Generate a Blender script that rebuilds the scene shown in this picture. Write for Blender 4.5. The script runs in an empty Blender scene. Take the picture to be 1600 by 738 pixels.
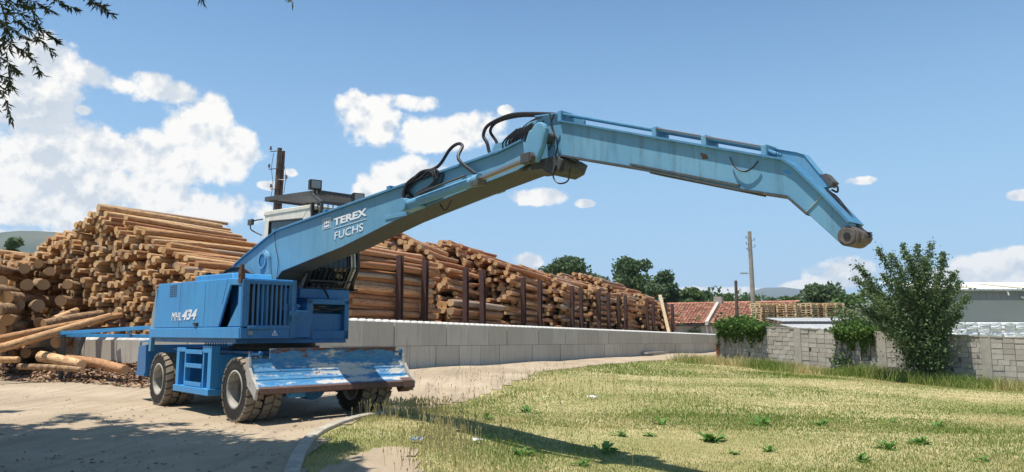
import bpy, bmesh, math, random
import numpy as np
from mathutils import Vector, Matrix, noise as mnoise
random.seed(7); rng = np.random.default_rng(7)
R = math.radians
C = bpy.context.scene.collection
sc = bpy.context.scene

# ------------------------------------------------------------------ camera, light, exposure
FOCAL = 1150.0; EYE = 1.5; PITCH = math.atan(151 / 1150)
cd = bpy.data.cameras.new('camera'); cam = bpy.data.objects.new('camera', cd); C.objects.link(cam)
cam.location = (0, 0, EYE); cam.rotation_euler = (math.pi / 2 + PITCH, 0, 0)
cd.sensor_fit = 'HORIZONTAL'; cd.sensor_width = 36; cd.lens = 36 * FOCAL / 1600
cd.clip_start = 0.05; cd.clip_end = 40000
sc.camera = cam
sc.render.resolution_x = 1024; sc.render.resolution_y = 472
try:
    sc.view_settings.view_transform = 'Standard'; sc.view_settings.look = 'None'
except Exception: pass
sc.view_settings.exposure = 0.62; sc.view_settings.gamma = 1; sc.view_settings.use_curve_mapping = False
SUN_EL = R(74.0); SUN_AZ = R(240.0)          # compass angle from +Y towards +X of where the sun stands
sdir = Vector((math.sin(SUN_AZ) * math.cos(SUN_EL), math.cos(SUN_AZ) * math.cos(SUN_EL), math.sin(SUN_EL)))
sl = bpy.data.lights.new('sun', 'SUN'); sl.energy = 4.6; sl.angle = R(0.53); sl.color = (1, 0.955, 0.88)
so = bpy.data.objects.new('sun', sl); C.objects.link(so); so.rotation_euler = sdir.to_track_quat('Z', 'Y').to_euler()
so.location = (0, 0, 60)
sc.cycles.max_bounces = 6
sc.cycles.transparent_max_bounces = 8

W = bpy.data.worlds.new('World'); sc.world = W; W.use_nodes = True
def px_dir(px, py):
    a = (px - 800) / FOCAL; b = (369 - py) / FOCAL
    v = Vector((a, math.cos(PITCH) - b * math.sin(PITCH), math.sin(PITCH) + b * math.cos(PITCH))); return v.normalized()
def azel(px, py):
    v = px_dir(px, py); return math.atan2(v.x, v.y), math.asin(v.z)
def build_world():
    nt = W.node_tree; N = nt.nodes; Lk = nt.links
    for n in list(N): N.remove(n)
    out = N.new('ShaderNodeOutputWorld'); bg = N.new('ShaderNodeBackground'); Lk.new(bg.outputs[0], out.inputs[0])
    bg.inputs[1].default_value = 0.085
    sky = N.new('ShaderNodeTexSky'); sky.sky_type = 'NISHITA'; sky.sun_disc = False
    sky.sun_elevation = SUN_EL; sky.sun_rotation = SUN_AZ; sky.altitude = 500; sky.air_density = 1.0; sky.dust_density = 0.7; sky.ozone_density = 1.6
    tc = N.new('ShaderNodeTexCoord'); sep = N.new('ShaderNodeSeparateXYZ'); Lk.new(tc.outputs['Generated'], sep.inputs[0])
    def M(op, a, b=None, c=None, clamp=False):
        n = N.new('ShaderNodeMath'); n.operation = op; n.use_clamp = clamp
        for i, x in enumerate((a, b, c)):
            if x is None: continue
            if isinstance(x, (int, float)): n.inputs[i].default_value = x
            else: Lk.new(x, n.inputs[i])
        return n.outputs[0]
    az0 = M('ARCTAN2', sep.outputs[0], sep.outputs[1]); el0 = M('ARCSINE', sep.outputs[2])
    # cumulus groups: (photo x, y of the cloud's centre, half width, half height in photo px, tilt)
    cl = [(60, 260, 150, 75, 0), (20, 150, 120, 70, 0), (120, 235, 85, 50, 0), (310, 200, 62, 62, 0), (350, 235, 60, 42, 0), (270, 250, 110, 44, 0), (330, 175, 40, 34, 0),
          (165, 122, 80, 22, -12), (255, 138, 100, 22, -14), (75, 92, 60, 40, 0), (50, 320, 190, 40, 0), (300, 326, 130, 30, 0), (200, 295, 130, 26, 0),
          (130, 172, 18, 9, 0), (580, 192, 72, 44, 0), (560, 160, 40, 22, 0), (680, 208, 125, 30, 0), (740, 196, 55, 28, 0), (645, 160, 62, 17, 0),
          (625, 276, 75, 32, 0), (590, 298, 60, 16, 0), (570,170,40,20,0), (838, 307, 50, 15, 0), (914, 318, 16, 7, 0), (825, 408, 26, 16, 0),
          (1325, 428, 66, 26, 0), (1290, 446, 80, 10, 0), (1560, 422, 95, 26, 0), (1480, 430, 50, 12, 0), (1130, 455, 90, 9, 0), (1340, 283, 32, 8, 0),
          (1600, 305, 25, 8, 0), (455, 270, 14, 8, 0), (790, 172, 16, 9, 0), (60, 378, 120, 22, 0), (420, 290, 20, 8, 0),
          (-250, 260, 220, 120, 0), (1800, 380, 120, 50, 0), (2100, 300, 200, 90, 0)]
    def field(az, el, zoff):
        cur = None
        for (px, py, rx, ry, t) in cl:
            a, e = azel(px, py)
            dx = M('SUBTRACT', az, a); dy = M('SUBTRACT', el, e)
            k = math.cos(PITCH); ra = rx / FOCAL * k / max(.3, math.cos(math.atan((px-800)/FOCAL)) ** -1); re = ry / FOCAL
            if t:
                c, s = math.cos(R(t)), math.sin(R(t))
                dx, dy = M('ADD', M('MULTIPLY', dx, c), M('MULTIPLY', dy, s)), M('SUBTRACT', M('MULTIPLY', dy, c), M('MULTIPLY', dx, s))
            m = M('MULTIPLY_ADD', M('MULTIPLY', dx, dx), -1 / ra ** 2, M('MULTIPLY_ADD', M('MULTIPLY', dy, dy), -1 / re ** 2, 1.0))
            cur = m if cur is None else M('MAXIMUM', cur, m)
        return M('MAXIMUM', cur, -2.0)
    def fbm(off, scale, det, rough=0.6):
        v = N.new('ShaderNodeVectorMath'); v.operation = 'ADD'; Lk.new(tc.outputs['Generated'], v.inputs[0]); v.inputs[1].default_value = off
        n = N.new('ShaderNodeTexNoise'); n.inputs['Scale'].default_value = scale; n.inputs['Detail'].default_value = det; n.inputs['Roughness'].default_value = rough
        Lk.new(v.outputs[0], n.inputs['Vector']); return n.outputs[0]
    def vor(off, scale):
        v = N.new('ShaderNodeVectorMath'); v.operation = 'ADD'; Lk.new(tc.outputs['Generated'], v.inputs[0]); v.inputs[1].default_value = off
        n2 = N.new('ShaderNodeTexNoise'); n2.inputs['Scale'].default_value = 30; n2.inputs['Detail'].default_value = 3
        Lk.new(v.outputs[0], n2.inputs['Vector'])
        mx = N.new('ShaderNodeVectorMath'); mx.operation = 'MULTIPLY_ADD'; Lk.new(n2.outputs['Color'], mx.inputs[0]); mx.inputs[1].default_value = (.03,) * 3; Lk.new(v.outputs[0], mx.inputs[2])
        n = N.new('ShaderNodeTexVoronoi'); n.feature = 'SMOOTH_F1'; n.inputs['Scale'].default_value = scale; n.inputs['Smoothness'].default_value = .6
        n.inputs['Detail'].default_value = 2; Lk.new(mx.outputs[0], n.inputs['Vector']); return n.outputs['Distance']
    f0 = field(az0, el0, 0)
    up = (-.006, 0, .016)
    n0 = fbm((0, 0, 0), 9, 8, .66); n1 = fbm(up, 9, 8, .66)
    v0 = vor((0, 0, 0), 26); v1 = vor(up, 26)
    h0 = M('SUBTRACT', M('MULTIPLY', n0, 3.2), M('MULTIPLY', v0, .75)); h1 = M('SUBTRACT', M('MULTIPLY', n1, 3.2), M('MULTIPLY', v1, .75))
    n9 = fbm((5, 2, 1), 38, 6, .62); dens = M('ADD', M('ADD', f0, M('SUBTRACT', h0, 1.16)), M('MULTIPLY', M('SUBTRACT', n9, .5), .95))
    al = N.new('ShaderNodeMapRange'); al.interpolation_type = 'SMOOTHSTEP'; Lk.new(dens, al.inputs[0])
    al.inputs[1].default_value = -0.16; al.inputs[2].default_value = 0.42
    # lit from above: bright where the cloud thins upward, greyer below
    grad = M('SUBTRACT', h0, h1)
    big = fbm((3, 1, 2), 5, 4, .5)
    lit = M('ADD', M('ADD', .56, M('ADD', M('MULTIPLY', M('SUBTRACT', n9, .5), .7), M('MULTIPLY', grad, 1.9))), M('MULTIPLY', M('SUBTRACT', big, .5), 2.4), clamp=True)
    thick = N.new('ShaderNodeMapRange'); Lk.new(dens, thick.inputs[0]); thick.inputs[1].default_value = .2; thick.inputs[2].default_value = 1.6
    thick.inputs[3].default_value = 0.30; thick.inputs[4].default_value = 0.0
    lit = M('ADD', lit, thick.outputs[0], clamp=True)
    cr = N.new('ShaderNodeMix'); cr.data_type = 'RGBA'; Lk.new(lit, cr.inputs['Factor'])
    cr.inputs['A'].default_value = (4.5, 5.1, 5.8, 1); cr.inputs['B'].default_value = (8.5, 8.2, 7.7, 1)
    # the thin milky veil of a humid summer sky near the horizon
    hz = N.new('ShaderNodeMapRange'); hz.interpolation_type = 'SMOOTHSTEP'; Lk.new(el0, hz.inputs[0])
    hz.inputs[1].default_value = -0.05; hz.inputs[2].default_value = 0.55; hz.inputs[3].default_value = 1.0; hz.inputs[4].default_value = 0.0
    sk = N.new('ShaderNodeMix'); sk.data_type = 'RGBA'; Lk.new(hz.outputs[0], sk.inputs['Factor'])
    g = N.new('ShaderNodeMix'); g.data_type = 'RGBA'; g.blend_type = 'MULTIPLY'; g.inputs['Factor'].default_value = 1
    Lk.new(sky.outputs[0], g.inputs['A']); g.inputs['B'].default_value = (.82, 1.12, 1.24, 1)
    Lk.new(g.outputs['Result'], sk.inputs['A']); sk.inputs['B'].default_value = (2.8, 4.7, 6.75, 1)
    thin = M('MULTIPLY', al.outputs[0], 0.95)
    mx = N.new('ShaderNodeMix'); mx.data_type = 'RGBA'; Lk.new(thin, mx.inputs['Factor'])
    Lk.new(sk.outputs['Result'], mx.inputs['A']); Lk.new(cr.outputs['Result'], mx.inputs['B'])
    Lk.new(mx.outputs['Result'], bg.inputs[0])
    W.cycles.sampling_method = 'MANUAL'; W.cycles.sample_map_resolution = 256
build_world()

# ------------------------------------------------------------------ materials
def mat(name, base=(.5, .5, .5), rough=.7, metal=0, spec=.4):
    m = bpy.data.materials.new(name); m.use_nodes = True; b = m.node_tree.nodes['Principled BSDF']
    b.inputs['Base Color'].default_value = (*base, 1); b.inputs['Roughness'].default_value = rough; b.inputs['Metallic'].default_value = metal
    b.inputs['Specular IOR Level'].default_value = spec; return m
class NT:
    def __init__(s, m): s.m = m; s.N = m.node_tree.nodes; s.L = m.node_tree.links; s.b = s.N['Principled BSDF']
    def coord(s, kind='Object', scale=None):
        t = s.N.new('ShaderNodeTexCoord').outputs[kind]
        if scale:
            mp = s.N.new('ShaderNodeMapping'); mp.inputs['Scale'].default_value = scale; s.L.new(t, mp.inputs[0]); return mp.outputs[0]
        return t
    def noise(s, vec, scale, det=4, rough=.55):
        n = s.N.new('ShaderNodeTexNoise'); n.inputs['Scale'].default_value = scale; n.inputs['Detail'].default_value = det; n.inputs['Roughness'].default_value = rough
        s.L.new(vec, n.inputs['Vector']); return n.outputs[0]
    def step(s, v, a, b, lo=0, hi=1):
        n = s.N.new('ShaderNodeMapRange'); n.interpolation_type = 'SMOOTHSTEP'; s.L.new(v, n.inputs[0])
        n.inputs[1].default_value = a; n.inputs[2].default_value = b; n.inputs[3].default_value = lo; n.inputs[4].default_value = hi; return n.outputs[0]
    def mix(s, f, a, b, mode='MIX'):
        n = s.N.new('ShaderNodeMix'); n.data_type = 'RGBA'; n.blend_type = mode
        for k, x in (('Factor', f), ('A', a), ('B', b)):
            if hasattr(x, 'is_linked'): s.L.new(x, n.inputs[k])
            elif k == 'Factor': n.inputs[k].default_value = x
            else: n.inputs[k].default_value = (*x, 1)
        return n.outputs['Result']
    def math(s, op, a, b=0.0, clamp=False):
        n = s.N.new('ShaderNodeMath'); n.operation = op; n.use_clamp = clamp
        for i, x in enumerate((a, b)):
            if hasattr(x, 'is_linked'): s.L.new(x, n.inputs[i])
            else: n.inputs[i].default_value = x
        return n.outputs[0]
    def attr(s, name):
        n = s.N.new('ShaderNodeAttribute'); n.attribute_name = name; return n.outputs['Fac']
    def col(s, o): s.L.new(o, s.b.inputs['Base Color'])
    def rough(s, o): s.L.new(o, s.b.inputs['Roughness'])
    def bump(s, h, strength=.3, dist=.02):
        n = s.N.new('ShaderNodeBump'); n.inputs['Strength'].default_value = strength; n.inputs['Distance'].default_value = dist
        s.L.new(h, n.inputs['Height']); s.L.new(n.outputs[0], s.b.inputs['Normal'])

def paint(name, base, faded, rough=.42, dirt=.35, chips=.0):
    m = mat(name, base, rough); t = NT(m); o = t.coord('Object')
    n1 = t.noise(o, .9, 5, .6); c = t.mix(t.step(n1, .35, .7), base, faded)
    st = t.coord('Object', (5, 5, .55)); n2 = t.noise(st, 2.2, 5, .65)         # run-off streaks, plus painted hose shadows on the stick
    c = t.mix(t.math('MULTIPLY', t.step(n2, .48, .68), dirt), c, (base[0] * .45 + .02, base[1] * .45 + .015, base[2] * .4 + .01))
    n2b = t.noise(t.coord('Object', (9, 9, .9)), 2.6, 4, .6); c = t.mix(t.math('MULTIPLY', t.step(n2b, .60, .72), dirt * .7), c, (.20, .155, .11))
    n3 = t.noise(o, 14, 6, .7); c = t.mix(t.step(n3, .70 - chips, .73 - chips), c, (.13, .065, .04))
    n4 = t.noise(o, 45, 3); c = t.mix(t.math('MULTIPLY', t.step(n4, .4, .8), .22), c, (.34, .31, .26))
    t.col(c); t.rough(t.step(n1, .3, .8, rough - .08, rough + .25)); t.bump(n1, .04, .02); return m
M_blue = paint('blue_paint', (.018, .235, .54), (.04, .29, .58), .42, .30)
M_blueshade = paint('shaded_blue_paint', (.012, .125, .315), (.024, .165, .37), .48, .35)  # same blue darkened: shade of front and lower faces put into the colour
M_fade = paint('faded_blue_paint', (.09, .27, .435), (.13, .325, .48), .5, .24)
M_trim = paint('mid_blue_paint', (.04, .18, .34), (.07, .23, .38), .5, .4)
M_stick = paint('streaked_faded_paint', (.10, .275, .43), (.14, .33, .475), .5, .45)  # stronger streaks: drips plus hose shadows put into the colour
M_undershade = paint('shaded_underside', (.035, .042, .046), (.065, .07, .07), .7, .4)  # near-black colour paints in the shade under boom, stick and knuckle
M_grey = paint('grey_blue_paint', (.2, .27, .3), (.33, .37, .36), .55, .5, .03)
M_cream = paint('cream_paint', (.70, .64, .52), (.76, .71, .61), .45, .25)
M_black = mat('black_metal', (.018, .018, .02), .5)
M_dark = paint('dark_grey_metal', (.05, .052, .055), (.09, .088, .085), .6, .4)
M_rust = paint('rusty_steel', (.085, .038, .026), (.13, .06, .038), .75, .4, .1)
M_boss = paint('worn_pin_steel', (.07, .055, .05), (.12, .10, .09), .6, .4, .05)
M_rod = mat('piston_rod', (.33, .31, .29), .3, .8)
M_hose = mat('rubber_hose', (.014, .014, .016), .5)
M_white = mat('white_lettering', (.75, .77, .78), .5)
M_glass = mat('cab_glass', (.05, .07, .065), .06, 0, .9)
NTg = NT(M_glass); NTg.b.inputs['Transmission Weight'].default_value = .75
M_lamp = mat('lamp_lens', (.25, .25, .24), .15, 0, .8)
M_scuff = paint('scuffed_white_paint', (.40, .36, .31), (.48, .44, .39), .6, .5, .10)
def mk_blade():
    m = mat('scraped_blade_paint', (.05, .25, .5), .55); t = NT(m); o = t.coord('Object', (1.2, .55, 2.4))
    n = t.noise(o, 6.0, 10, .85); nb_ = t.noise(t.coord('Object', (1, .8, 1)), 1.6, 5, .6); c = t.mix(t.step(n, .45, .62), (.028, .17, .36), (.09, .25, .39))
    sx = t.N.new('ShaderNodeSeparateXYZ'); t.L.new(t.coord('Object'), sx.inputs[0]); z = sx.outputs[2]
    def band(zc, w):
        return t.math('SUBTRACT', 1.0, t.math('DIVIDE', t.math('ABSOLUTE', t.math('SUBTRACT', z, zc)), w), clamp=True)
    b1 = t.math('MAXIMUM', band(.80, .07), t.math('MAXIMUM', band(.665, .05), t.math('MULTIPLY', band(.92, .10), .8)))
    w = t.math('ADD', t.math('ADD', t.math('MULTIPLY', b1, .19), n), t.math('MULTIPLY', t.math('SUBTRACT', nb_, .5), .8))
    c = t.mix(t.step(w, .605, .68), c, (.50, .48, .43))
    n5 = t.noise(t.coord('Object', (1, .7, 1.6)), 5.5, 9, .75)
    top = t.step(z, 1.08, 1.26); e = t.math('ADD', t.math('MULTIPLY', top, .19), n5)
    c = t.mix(t.step(e, .60, .63), c, (.11, .05, .04))
    n6 = t.noise(t.coord('Object', (.6, .5, 5)), 9, 6, .7); c = t.mix(t.math('MULTIPLY', t.step(n6, .5, .8), .5), c, (.42, .36, .29))
    t.col(c); t.bump(n, .25, .01); return m
M_blade = mk_blade()
def mk_tyre():
    m = mat('dusty_tyre', (.05, .046, .042), .85, 0, .2); t = NT(m); o = t.coord('Object')
    n = t.noise(o, 3.5, 6, .65)
    g = t.N.new('ShaderNodeNewGeometry'); sx = t.N.new('ShaderNodeSeparateXYZ'); t.L.new(o, sx.inputs[0])
    r = t.math('SQRT', t.math('ADD', t.math('POWER', sx.outputs[0], 2.0), t.math('POWER', sx.outputs[2], 2.0)))
    dust = t.step(r, .47, .54); f = t.math('MULTIPLY', dust, t.step(n, .1, .55, .55, 1))
    c = t.mix(t.math('MULTIPLY', t.step(n, .35, .7), .5), (.026, .024, .022), (.075, .065, .052))
    c = t.mix(f, c, (.25, .205, .15)); t.col(c); t.bump(t.noise(o, 40, 4), .15, .01); return m
M_tyre = mk_tyre()
M_rim = paint('dusty_cream_rim', (.27, .25, .21), (.36, .335, .29), .6, .8, .03)
M_discshade = paint('dusty_shaded_disc', (.075, .065, .052), (.13, .115, .09), .7, .5, .03)  # dust, darkened further to paint in the shadow inside the rim dish

def mk_log():
    m = mat('peeled_pine', (.5, .3, .14), .8, 0, .2); t = NT(m)
    oi = t.N.new('ShaderNodeObjectInfo'); rnd = t.math('FRACT', t.math('ADD', oi.outputs['Random'], t.attr('rnd')))
    o = t.coord('Object'); st = t.coord('Object', (1, 1, 1))
    uv = t.N.new('ShaderNodeAttribute'); uv.attribute_name = 'along'; a = uv.outputs['Vector']
    n = t.noise(a, 3.0, 6, .7); n2 = t.noise(a, 9, 4, .6)
    c = t.mix(rnd, (.43, .225, .095), (.64, .41, .21))
    r2 = t.math('FRACT', t.math('MULTIPLY', rnd, 7.31)); c = t.mix(t.step(r2, .72, .95), c, (.34, .155, .075))
    c = t.mix(t.math('MULTIPLY', t.step(n, .42, .68), .75), c, (.235, .105, .05))
    c = t.mix(t.step(n2, .57, .64), c, (.10, .05, .03))
    r3 = t.math('FRACT', t.math('MULTIPLY', rnd, 13.7)); c = t.mix(t.math('MULTIPLY', t.step(r3, .84, .9), .6), c, (.30, .27, .23))
    t.col(c); t.bump(n, .5, .02); return m
M_log = mk_log()
M_logr = M_log.copy(); M_logr.name = 'reddish_peeled_pine'
for n_ in M_logr.node_tree.nodes:
    if n_.type == 'MIX' and tuple(round(v, 3) for v in n_.inputs[6].default_value[:3]) == (.43, .225, .095): n_.inputs[6].default_value = (.38, .165, .08, 1); n_.inputs[7].default_value = (.58, .32, .18, 1)
def mk_end():
    m = mat('sawn_log_end', (.6, .4, .2), .8, 0, .2); t = NT(m)
    oi = t.N.new('ShaderNodeObjectInfo'); rnd = t.math('FRACT', t.math('ADD', oi.outputs['Random'], t.attr('rnd')))
    c = t.mix(rnd, (.52, .30, .125), (.72, .49, .26)); r2 = t.math('FRACT', t.math('MULTIPLY', rnd, 5.7)); c = t.mix(t.math('MULTIPLY', t.step(r2, .7, .9), .6), c, (.33, .23, .15))
    uv = t.N.new('ShaderNodeAttribute'); uv.attribute_name = 'along'
    n = t.noise(uv.outputs['Vector'], 14, 3, .6); c = t.mix(t.math('MULTIPLY', t.step(n, .4, .7), .35), c, (.33, .18, .08)); t.col(c); return m
M_end = mk_end()
M_endd = M_end.copy(); M_endd.name = 'weathered_log_end'
for n_ in M_endd.node_tree.nodes:
    if n_.type == 'MIX' and not n_.inputs[6].is_linked: n_.inputs[6].default_value = (.30, .165, .075, 1); n_.inputs[7].default_value = (.46, .29, .15, 1)
M_bark = mat('brown_bark', (.14, .085, .05), .9, 0, .1)
tb = NT(M_bark); nb = tb.noise(tb.coord('Object'), 9, 6, .7); tb.col(tb.mix(tb.step(nb, .35, .7), (.15, .09, .05), (.42, .27, .15))); tb.bump(nb, .6, .03)
def simple(name, a, b, scale=4, rough=.85, bump=.2, coord='Object', det=6):
    m = mat(name, a, rough, 0, .25); t = NT(m); n = t.noise(t.coord(coord), scale, det, .62); t.col(t.mix(t.step(n, .3, .72), a, b))
    if bump: t.bump(n, bump, .02)
    return m
def mk_conc():
    m = mat('cast_concrete', (.4, .39, .37), .85, 0, .25); t = NT(m); o = t.coord('Object'); r = t.attr('rnd')
    n = t.noise(o, 1.3, 6, .6); c = t.mix(r, (.43, .385, .315), (.52, .475, .40)); c = t.mix(t.math('MULTIPLY', t.step(n, .4, .75), .4), c, (.36, .32, .26))
    n2 = t.noise(t.coord('Object', (4, 4, .4)), 2, 5, .6); c = t.mix(t.math('MULTIPLY', t.step(n2, .5, .72), .5), c, (.26, .225, .175))
    n3 = t.noise(o, 30, 4); t.col(t.mix(t.math('MULTIPLY', t.step(n3, .5, .8), .25), c, (.55, .54, .51))); t.bump(n3, .12, .01); return m
M_conc = mk_conc()
def mk_cinder():
    m = mat('cinder_block', (.34, .32, .29), .92, 0, .15); t = NT(m); o = t.coord('Object'); r = t.attr('rnd')
    c = t.mix(r, (.37, .33, .275), (.50, .455, .385)); n = t.noise(o, 6, 6, .7); c = t.mix(t.math('MULTIPLY', t.step(n, .45, .72), .5), c, (.27, .24, .195))
    n2 = t.noise(o, 1.0, 5, .6); c = t.mix(t.math('MULTIPLY', t.step(n2, .5, .7), .45), c, (.24, .22, .19)); t.col(c); t.bump(t.noise(o, 38, 4, .7), .5, .015); return m
M_cinder = mk_cinder()
M_mortar = simple('wall_mortar', (.22, .205, .185), (.33, .31, .28), 12)
M_render = simple('cement_render', (.33, .30, .25), (.42, .385, .32), 4)
def leafmat(name, dark, light, trans=.35):
    m = mat(name, dark, .6, 0, .3); t = NT(m); r = t.attr('rnd'); c = t.mix(r, dark, light); t.col(c)
    tr = t.N.new('ShaderNodeBsdfTranslucent'); t.L.new(c, tr.inputs[0]); ms = t.N.new('ShaderNodeMixShader'); ms.inputs[0].default_value = trans
    t.L.new(t.b.outputs[0], ms.inputs[1]); t.L.new(tr.outputs[0], ms.inputs[2]); t.L.new(ms.outputs[0], t.N['Material Output'].inputs[0]); return m
M_leaf = leafmat('tree_leaves', (.06, .11, .035), (.14, .21, .065))
M_leafdk = leafmat('dark_tree_leaves', (.05, .09, .038), (.11, .165, .065))
M_leafpale = leafmat('pale_tree_leaves', (.085, .13, .065), (.16, .225, .11))
M_bushleaf = leafmat('shrub_leaves', (.065, .115, .045), (.165, .225, .09))
M_ivy = leafmat('ivy_leaves', (.055, .12, .02), (.13, .22, .045))
M_willow = leafmat('willow_leaves', (.03, .045, .02), (.06, .08, .035), .2)
M_weed = leafmat('weed_leaves', (.075, .17, .025), (.15, .28, .055))
def mk_grass(name):
    m = mat(name, (.2, .25, .08), .7, 0, .2); t = NT(m); r = t.attr('rnd'); d = t.attr('dry')
    g = t.mix(r, (.12, .18, .035), (.215, .28, .062)); y = t.mix(r, (.42, .345, .15), (.60, .50, .25)); c = t.mix(d, g, y); t.col(c)
    tr = t.N.new('ShaderNodeBsdfTranslucent'); t.L.new(c, tr.inputs[0]); ms = t.N.new('ShaderNodeMixShader'); ms.inputs[0].default_value = .3
    t.L.new(t.b.outputs[0], ms.inputs[1]); t.L.new(tr.outputs[0], ms.inputs[2]); t.L.new(ms.outputs[0], t.N['Material Output'].inputs[0]); return m
M_grass = mk_grass('grass_blades')
def mk_ground():
    m = mat('dry_meadow_soil', (.3, .25, .12), .95, 0, .1); t = NT(m); o = t.coord('Object')
    n = t.noise(o, .22, 8, .6); c = t.mix(t.step(n, .38, .62), (.29, .27, .11), (.50, .41, .22))
    n2 = t.noise(o, 2.0, 8, .7); c = t.mix(t.math('MULTIPLY', t.step(n2, .4, .66), .6), c, (.22, .22, .07))
    n3 = t.noise(o, 22, 6, .7); c = t.mix(t.math('MULTIPLY', t.step(n3, .45, .7), .4), c, (.12, .09, .05)); t.col(c); t.bump(n3, .6, .04); return m
M_ground = mk_ground()
def mk_road():
    m = mat('dusty_dirt_road', (.4, .33, .25), .95, 0, .1); t = NT(m); o = t.coord('Object')
    n = t.noise(o, .35, 8, .6); c = t.mix(t.step(n, .35, .68), (.32, .25, .17), (.43, .345, .24))
    n2 = t.noise(t.coord('Object', (1, .5, 1)), 3, 8, .72); c = t.mix(t.math('MULTIPLY', t.step(n2, .45, .7), .5), c, (.28, .22, .16))
    n3 = t.noise(o, 30, 5, .7); c = t.mix(t.math('MULTIPLY', t.step(n3, .52, .7), .45), c, (.22, .18, .14))
    mp = t.N.new('ShaderNodeMapping'); mp.inputs['Rotation'].default_value = (0, 0, R(38)); mp.inputs['Scale'].default_value = (2.6, .16, 1); t.L.new(o, mp.inputs[0]); n5 = t.noise(mp.outputs[0], 1.6, 5, .6); c = t.mix(t.math('MULTIPLY', t.step(n5, .48, .66), .45), c, (.23, .18, .13))
    n4 = t.noise(o, 90, 3, .6); c = t.mix(t.step(n4, .70, .74), c, (.5, .46, .4)); t.col(c)
    t.bump(t.math('ADD', t.math('MULTIPLY', n2, 1.0), t.math('MULTIPLY', n3, .5)), .55, .03); return m
M_road = mk_road()
M_kerb = simple('kerb_stone', (.30, .265, .205), (.44, .39, .31), 6)
M_brick = simple('red_brick', (.22, .075, .04), (.33, .13, .07), 8)
M_pole = simple('weathered_concrete_pole', (.25, .22, .18), (.36, .32, .27), 3)
M_polewood = simple('dark_tarred_wood', (.075, .055, .045), (.15, .115, .09), 5)
M_porc = mat('insulator', (.12, .08, .07), .3)
M_post = paint('oxide_steel_post', (.055, .022, .02), (.085, .035, .03), .6, .4, .04)
M_pallet = simple('pallet_wood', (.56, .40, .22), (.74, .58, .37), 7)
M_roofw = simple('white_sheet_roof', (.6, .6, .57), (.72, .71, .68), 1)
M_sheet = simple('dull_sheet_roof', (.32, .33, .33), (.45, .45, .44), 1.5)
M_sky = simple('yellowed_rooflight', (.42, .38, .25), (.5, .45, .3), 2)
M_wh = simple('grey_cladding', (.33, .36, .37), (.37, .395, .40), .6, .6, 0)
M_whd = simple('slate_cladding', (.17, .20, .24), (.2, .23, .27), .6, .6, 0)
M_bag = simple('white_plastic_sack', (.78, .79, .80), (.84, .84, .84), 3, .4, .15)
M_trunk = simple('tree_bark', (.10, .075, .05), (.2, .16, .12), 6)
M_hill = simple('wooded_hillside', (.02, .04, .02), (.11, .11, .06), .004, .95, 0)
M_mount = simple('far_mountain', (.02, .035, .03), (.05, .06, .045), .002, .95, 0)
M_chip = simple('bark_chips', (.16, .09, .055), (.40, .26, .16), 3)
M_mound = simple('bark_litter', (.13, .08, .05), (.32, .21, .14), 9)
M_plaster = simple('old_plaster', (.3, .27, .23), (.42, .38, .33), 3)
def mk_tiles():
    m = mat('red_roof_tiles', (.4, .15, .1), .85, 0, .15); t = NT(m); r = t.attr('rnd'); n = t.noise(t.coord('Object'), 1.2, 5, .6)
    c = t.mix(r, (.30, .105, .07), (.50, .235, .17)); t.col(t.mix(t.math('MULTIPLY', t.step(n, .5, .7), .5), c, (.28, .19, .14))); return m
M_tiles = mk_tiles()

# ------------------------------------------------------------------ mesh helpers
def mesh_np(name, V, F, mats, rnd=None, extra=None, matidx=None, smooth=False):
    me = bpy.data.meshes.new(name); V = np.asarray(V, np.float32); F = np.asarray(F, np.int32); k = F.shape[1]
    me.vertices.add(len(V)); me.vertices.foreach_set('co', V.ravel())
    me.loops.add(F.size); me.loops.foreach_set('vertex_index', F.ravel())
    me.polygons.add(len(F)); me.polygons.foreach_set('loop_start', np.arange(0, F.size, k, dtype=np.int32))
    try: me.polygons.foreach_set('loop_total', np.full(len(F), k, np.int32))
    except Exception: pass
    for m in mats: me.materials.append(m)
    if matidx is not None: me.polygons.foreach_set('material_index', np.asarray(matidx, np.int32))
    me.update(calc_edges=True)
    if rnd is not None:
        a = me.attributes.new('rnd', 'FLOAT', 'POINT'); a.data.foreach_set('value', np.asarray(rnd, np.float32))
    for key, val in (extra or {}).items():
        if np.ndim(val) == 2:
            a = me.attributes.new(key, 'FLOAT_VECTOR', 'POINT'); a.data.foreach_set('vector', np.asarray(val, np.float32).ravel())
        else:
            a = me.attributes.new(key, 'FLOAT', 'POINT'); a.data.foreach_set('value', np.asarray(val, np.float32))
    if smooth: me.polygons.foreach_set('use_smooth', np.ones(len(F), bool))
    return me
def link(name, me, parent=None, loc=None):
    o = bpy.data.objects.new(name, me); C.objects.link(o)
    if parent: o.parent = parent
    if loc is not None: o.location = loc
    return o
def tag(o, label=None, cat=None, group=None, kind=None):
    if label: o['label'] = label
    if cat: o['category'] = cat
    if group: o['group'] = group
    if kind: o['kind'] = kind
    return o
def empty(name, loc=(0, 0, 0), rz=0, label=None, cat=None, group=None):
    o = bpy.data.objects.new(name, None); C.objects.link(o); o.location = loc; o.rotation_euler = (0, 0, rz); o.empty_display_size = .2
    return tag(o, label, cat, group)
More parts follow.
